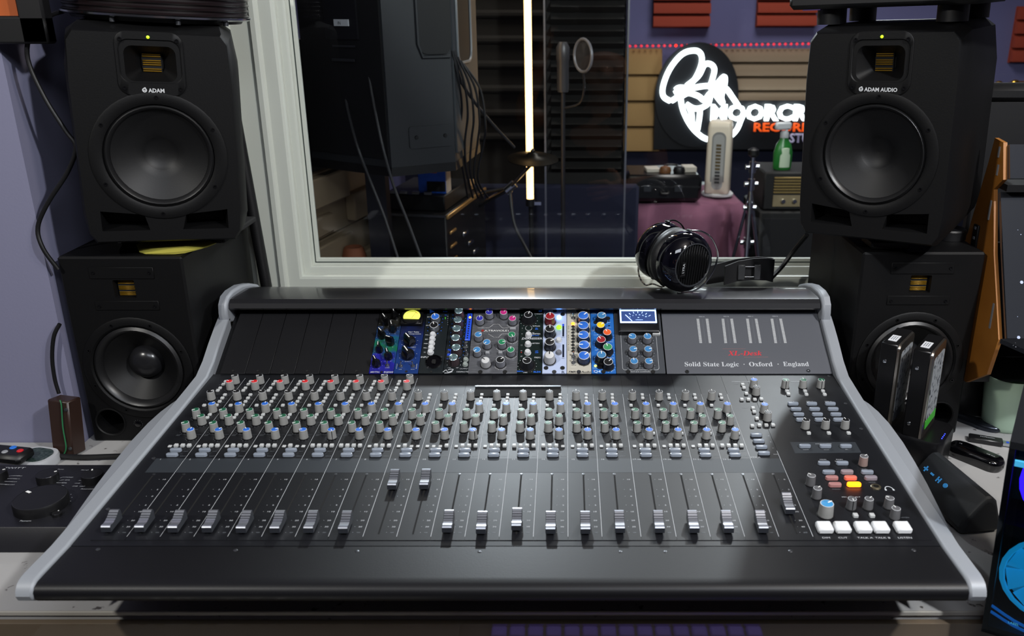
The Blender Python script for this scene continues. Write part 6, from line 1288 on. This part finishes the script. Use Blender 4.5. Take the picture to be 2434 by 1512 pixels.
for i in range(4): b = MB(); b.box((-.17 + i * .035, .05, hz + .004), (.02, .012, .008), mat('pale_metal', '8c8e92', .35, .6), bev=.001); b.build('connector', ra)
v2 = at_y(1034, 470, 2.40); bb_ = thing('carton', 'bright blue printed carton standing on the rack unit', 'box', T(v2.x, 2.40, zr + hz + .001) @ RZ(-6)); hx = at_y(1036, 401, 2.40).z - zr - hz
BLU = mat('carton_blue', '1c58c8', .45, noise=(20, '1448a8', .4, .6)); b = MB(); b.box((0, 0, hx / 2), (.078, .05, hx), BLU, bev=.001); b.box((.0, -.0253, hx - .006), (.03, .001, .006), mat('carton_orange', 'c85a18', .5)); b.build('carton_body', bb_)
b = MB(); b.box((.0405, 0, hx / 2), (.003, .048, hx - .002), mat('carton_white', 'c8b8a8', .5)); b.box((.012, -.0258, hx * .30), (.052, .002, hx * .42), VOID); b.build('carton_side', bb_)
b = MB(); b.box((0, 0, .014), (.05, .16, .028), mat('pale_wood', 'b08c60', .5), bev=.002)
for i in range(7): b.box((.0255, -.06 + i * .02, .010), (.002, .006, .010), mat('slot_brown', '3c2c18', .6))
b.build('wooden_strip', None, T(at_y(1096, 450, 2.56).x - .01, 2.60, zr + .001) @ RZ(-10), label='pale wooden slotted strip beside the blue carton', cat='wooden strip')
v3 = at_y(838, 560, 2.2); b = MB(); b.lathe([(.026, 0), (.034, .03), (.036, .08), (.026, .115), (.022, .12), (.018, .118)], mat('terracotta', '9a5a3c', .7), None, 24)
b.build('terracotta_vase', None, T(v3.x, 2.20, .66), label='terracotta coloured vase glimpsed at the lower left behind the glass', cat='vase')
b = MB(); b.box((0, 0, .33), (.055, .06, .659), BLK); b.build('plinth', None, T(v3.x, 2.20, 0), label='narrow black plinth under the terracotta vase', cat='plinth')
# drum kit hardware glimpsed behind the right monitor
dz = thing('drum_kit', 'dark drum kit with gold cymbals seen behind the right monitor', 'drum kit', T(at_y(2385, 260, 3.3).x, 3.3, 0)); dw = dz.matrix_basis.translation.copy()
for px, py, r_, a in ((2372, 208, .07, 10), (2412, 205, .06, -14), (2350, 232, .06, 24), (2400, 262, .075, 8)):
    v = at_y(px, py, 3.25) - dw; b = MB(); b.lathe([(r_, 0), (.02, .008), (.012, .020), (.003, .024)], mat('gold_bronze', 'b08838', .25, .9), None, 28, True, True); b.build('cymbal', dz, T(*v) @ RY(a) @ RX(8)); b = MB(); b.cyl((v.x, v.y, .0), (v.x, v.y, v.z), .006, CHR); b.build('stand_rod', dz)
v = at_y(2390, 320, 3.25) - dw; b = MB(); b.lathe([(.16, 0), (.16, .26)], mat('shell_black', '101014', .3), None, 32); b.lathe([(.165, .245), (.165, .262), (.155, .262)], CHR, None, 32, False, False); b.build('tom_drum', dz, T(v.x, v.y, v.z - .16)); b = MB(); b.cyl((v.x, v.y, 0), (v.x, v.y, v.z - .16), .012, CHR); b.build('drum_post', dz)
# ------------------------------------------------------------------ the person taking the picture, mirrored faintly in the window
def skin(name, V, E, m, parent=None, root=0, sub=2, **kw):
    me = bpy.data.meshes.new(name); me.from_pydata([v[0] for v in V], E, []); me.materials.append(m)
    o = put(name, me, parent, **kw); md = o.modifiers.new('skin', 'SKIN')
    for i, v in enumerate(V):
        sv = me.skin_vertices[0].data[i]; r = v[1]; sv.radius = r if isinstance(r, tuple) else (r, r); sv.use_root = i == root
    md.use_smooth_shade = True; s = o.modifiers.new('sub', 'SUBSURF'); s.levels = sub; s.render_levels = sub; return o
pe = thing('person', 'person in a dark shirt seated before the console, mirrored in the window glass', 'person', T(.14, -.30, 0)); SK = mat('skin', '9c6a50', .5); SHI = mat('dark_shirt', '14141a', .85, bump=(300, .3)); TRO = mat('dark_trousers', '16181f', .85)
O = Vector((.14, -.30, 0)); L = lambda x, y, z: tuple(Vector((x, y, z)) - O)
V = []; E = []
def v_(x, y, z, r, p=None):
    V.append((L(x, y, z), r)); i = len(V) - 1
    if p is not None: E.append((p, i))
    return i
pel = v_(.14, -.32, .53, (.15, .11)); wai = v_(.14, -.29, .68, (.13, .10), pel); che = v_(.14, -.23, .88, (.155, .11), wai); nk = v_(.14, -.17, 1.00, .065, che); nk2 = v_(.14, -.14, 1.06, .055, nk)
jaw = v_(.14, -.105, 1.10, .066, nk2); hd = v_(.14, -.115, 1.165, .088, jaw); crn = v_(.14, -.125, 1.225, .074, hd); nose = v_(.14, -.018, 1.142, .010, hd)
for sx in (-1, 1): v_(.14 + sx * .092, -.125, 1.150, .012, hd)
def hand(w, d, side, curl, parent, L0=.085):
    d = Vector(d).normalized(); s = Vector(side).normalized(); n = d.cross(s); pm = v_(*(Vector(w) + d * .045), (.034, .018), parent)
    for k, (off, ln) in enumerate(((-.030, .066), (-.010, .076), (.011, .072), (.031, .058))):
        b0 = Vector(w) + d * .082 + s * off; a = v_(*b0, .0100, pm); b1 = b0 + (d + n * curl * .4).normalized() * ln * .45; b_ = v_(*b1, .0092, a); b2 = b1 + (d + n * curl * 1.2).normalized() * ln * .33; c = v_(*b2, .0085, b_); v_(*(b2 + (d * .4 + n * curl).normalized() * ln * .25), .0075, c)
    t0 = Vector(w) + d * .03 - s * .034; a = v_(*t0, .0125, pm); t1 = t0 + (d * .6 - s * .8).normalized() * .034; b_ = v_(*t1, .011, a); v_(*(t1 + (d * .9 - s * .2 + n * curl * .5).normalized() * .028), .009, b_)
# left arm reaches up to the camera, right forearm held in front of the chest
sh = v_(-.04, -.20, .97, .058, che); el = v_(-.17, -.10, .98, .043, sh); wr = v_(-.085, -.09, 1.215, .028, el); hand((-.085, -.09, 1.215), (.35, -.02, .93), (0, -1, 0), .9, wr)
sh2 = v_(.32, -.20, .97, .058, che); el2 = v_(.37, -.14, .73, .044, sh2); wr2 = v_(.225, .0, .745, .029, el2); hand((.225, .0, .745), (-.85, .3, -.08), (0, .2, -1), .8, wr2)
for sx in (-1, 1):
    hp_ = v_(.14 + sx * .09, -.30, .50, .085, pel); kn = v_(.14 + sx * .14, .13, .50, .062, hp_); an = v_(.14 + sx * .14, .10, .10, .040, kn); v_(.14 + sx * .15, .22, .045, .034, an)
skin('body', V, E, SK, pe)
V = []; E = []
pel = v_(.14, -.32, .56, (.165, .125)); wai = v_(.14, -.29, .68, (.150, .120), pel); che = v_(.14, -.23, .88, (.172, .125), wai); nk = v_(.14, -.18, .985, .080, che)
a = v_(-.04, -.20, .97, .074, che); v_(-.13, -.13, .977, .062, a); a = v_(.32, -.20, .97, .074, che); v_(.35, -.165, .83, .062, a)
skin('shirt', V, E, SHI, pe)
V = []; E = []
pel = v_(.14, -.32, .52, (.165, .125))
for sx in (-1, 1): hp_ = v_(.14 + sx * .09, -.30, .50, .10, pel); kn = v_(.14 + sx * .14, .13, .50, .078, hp_); v_(.14 + sx * .14, .10, .14, .060, kn)
skin('trousers', V, E, TRO, pe)
V = []; E = []
a = v_(.14, -.135, 1.205, .086); v_(.14, -.165, 1.15, .078, a)
skin('short_hair', V, E, mat('hair_dark', '15100c', .8), pe)
st_ = thing('stool', 'round black stool under the seated person before the console', 'stool', T(.14, -.32, 0))
b = MB(); b.lathe([(.17, .385), (.185, .395), (.185, .405), (.16, .415)], BLK, None, 32); b.build('seat', st_)
for a in (45, 135, 225, 315): b = MB(); b.cyl((.12 * math.cos(R(a)), .12 * math.sin(R(a)), .39), (.19 * math.cos(R(a)), .19 * math.sin(R(a)), .0), .012, STEEL); b.build('leg', st_)
dc = thing('camera', 'black compact camera held up by the person in front of the console', 'camera', T(-.01, -.045, 1.345)); b = MB(); b.box((0, -.012, 0), (.115, .028, .068), BLK, bev=.006); b.build('camera_body', dc); b = MB(); b.cyl((.010, .002, .0), (.010, .020, .006), .024, BLK, n=24); b.build('camera_lens', dc)
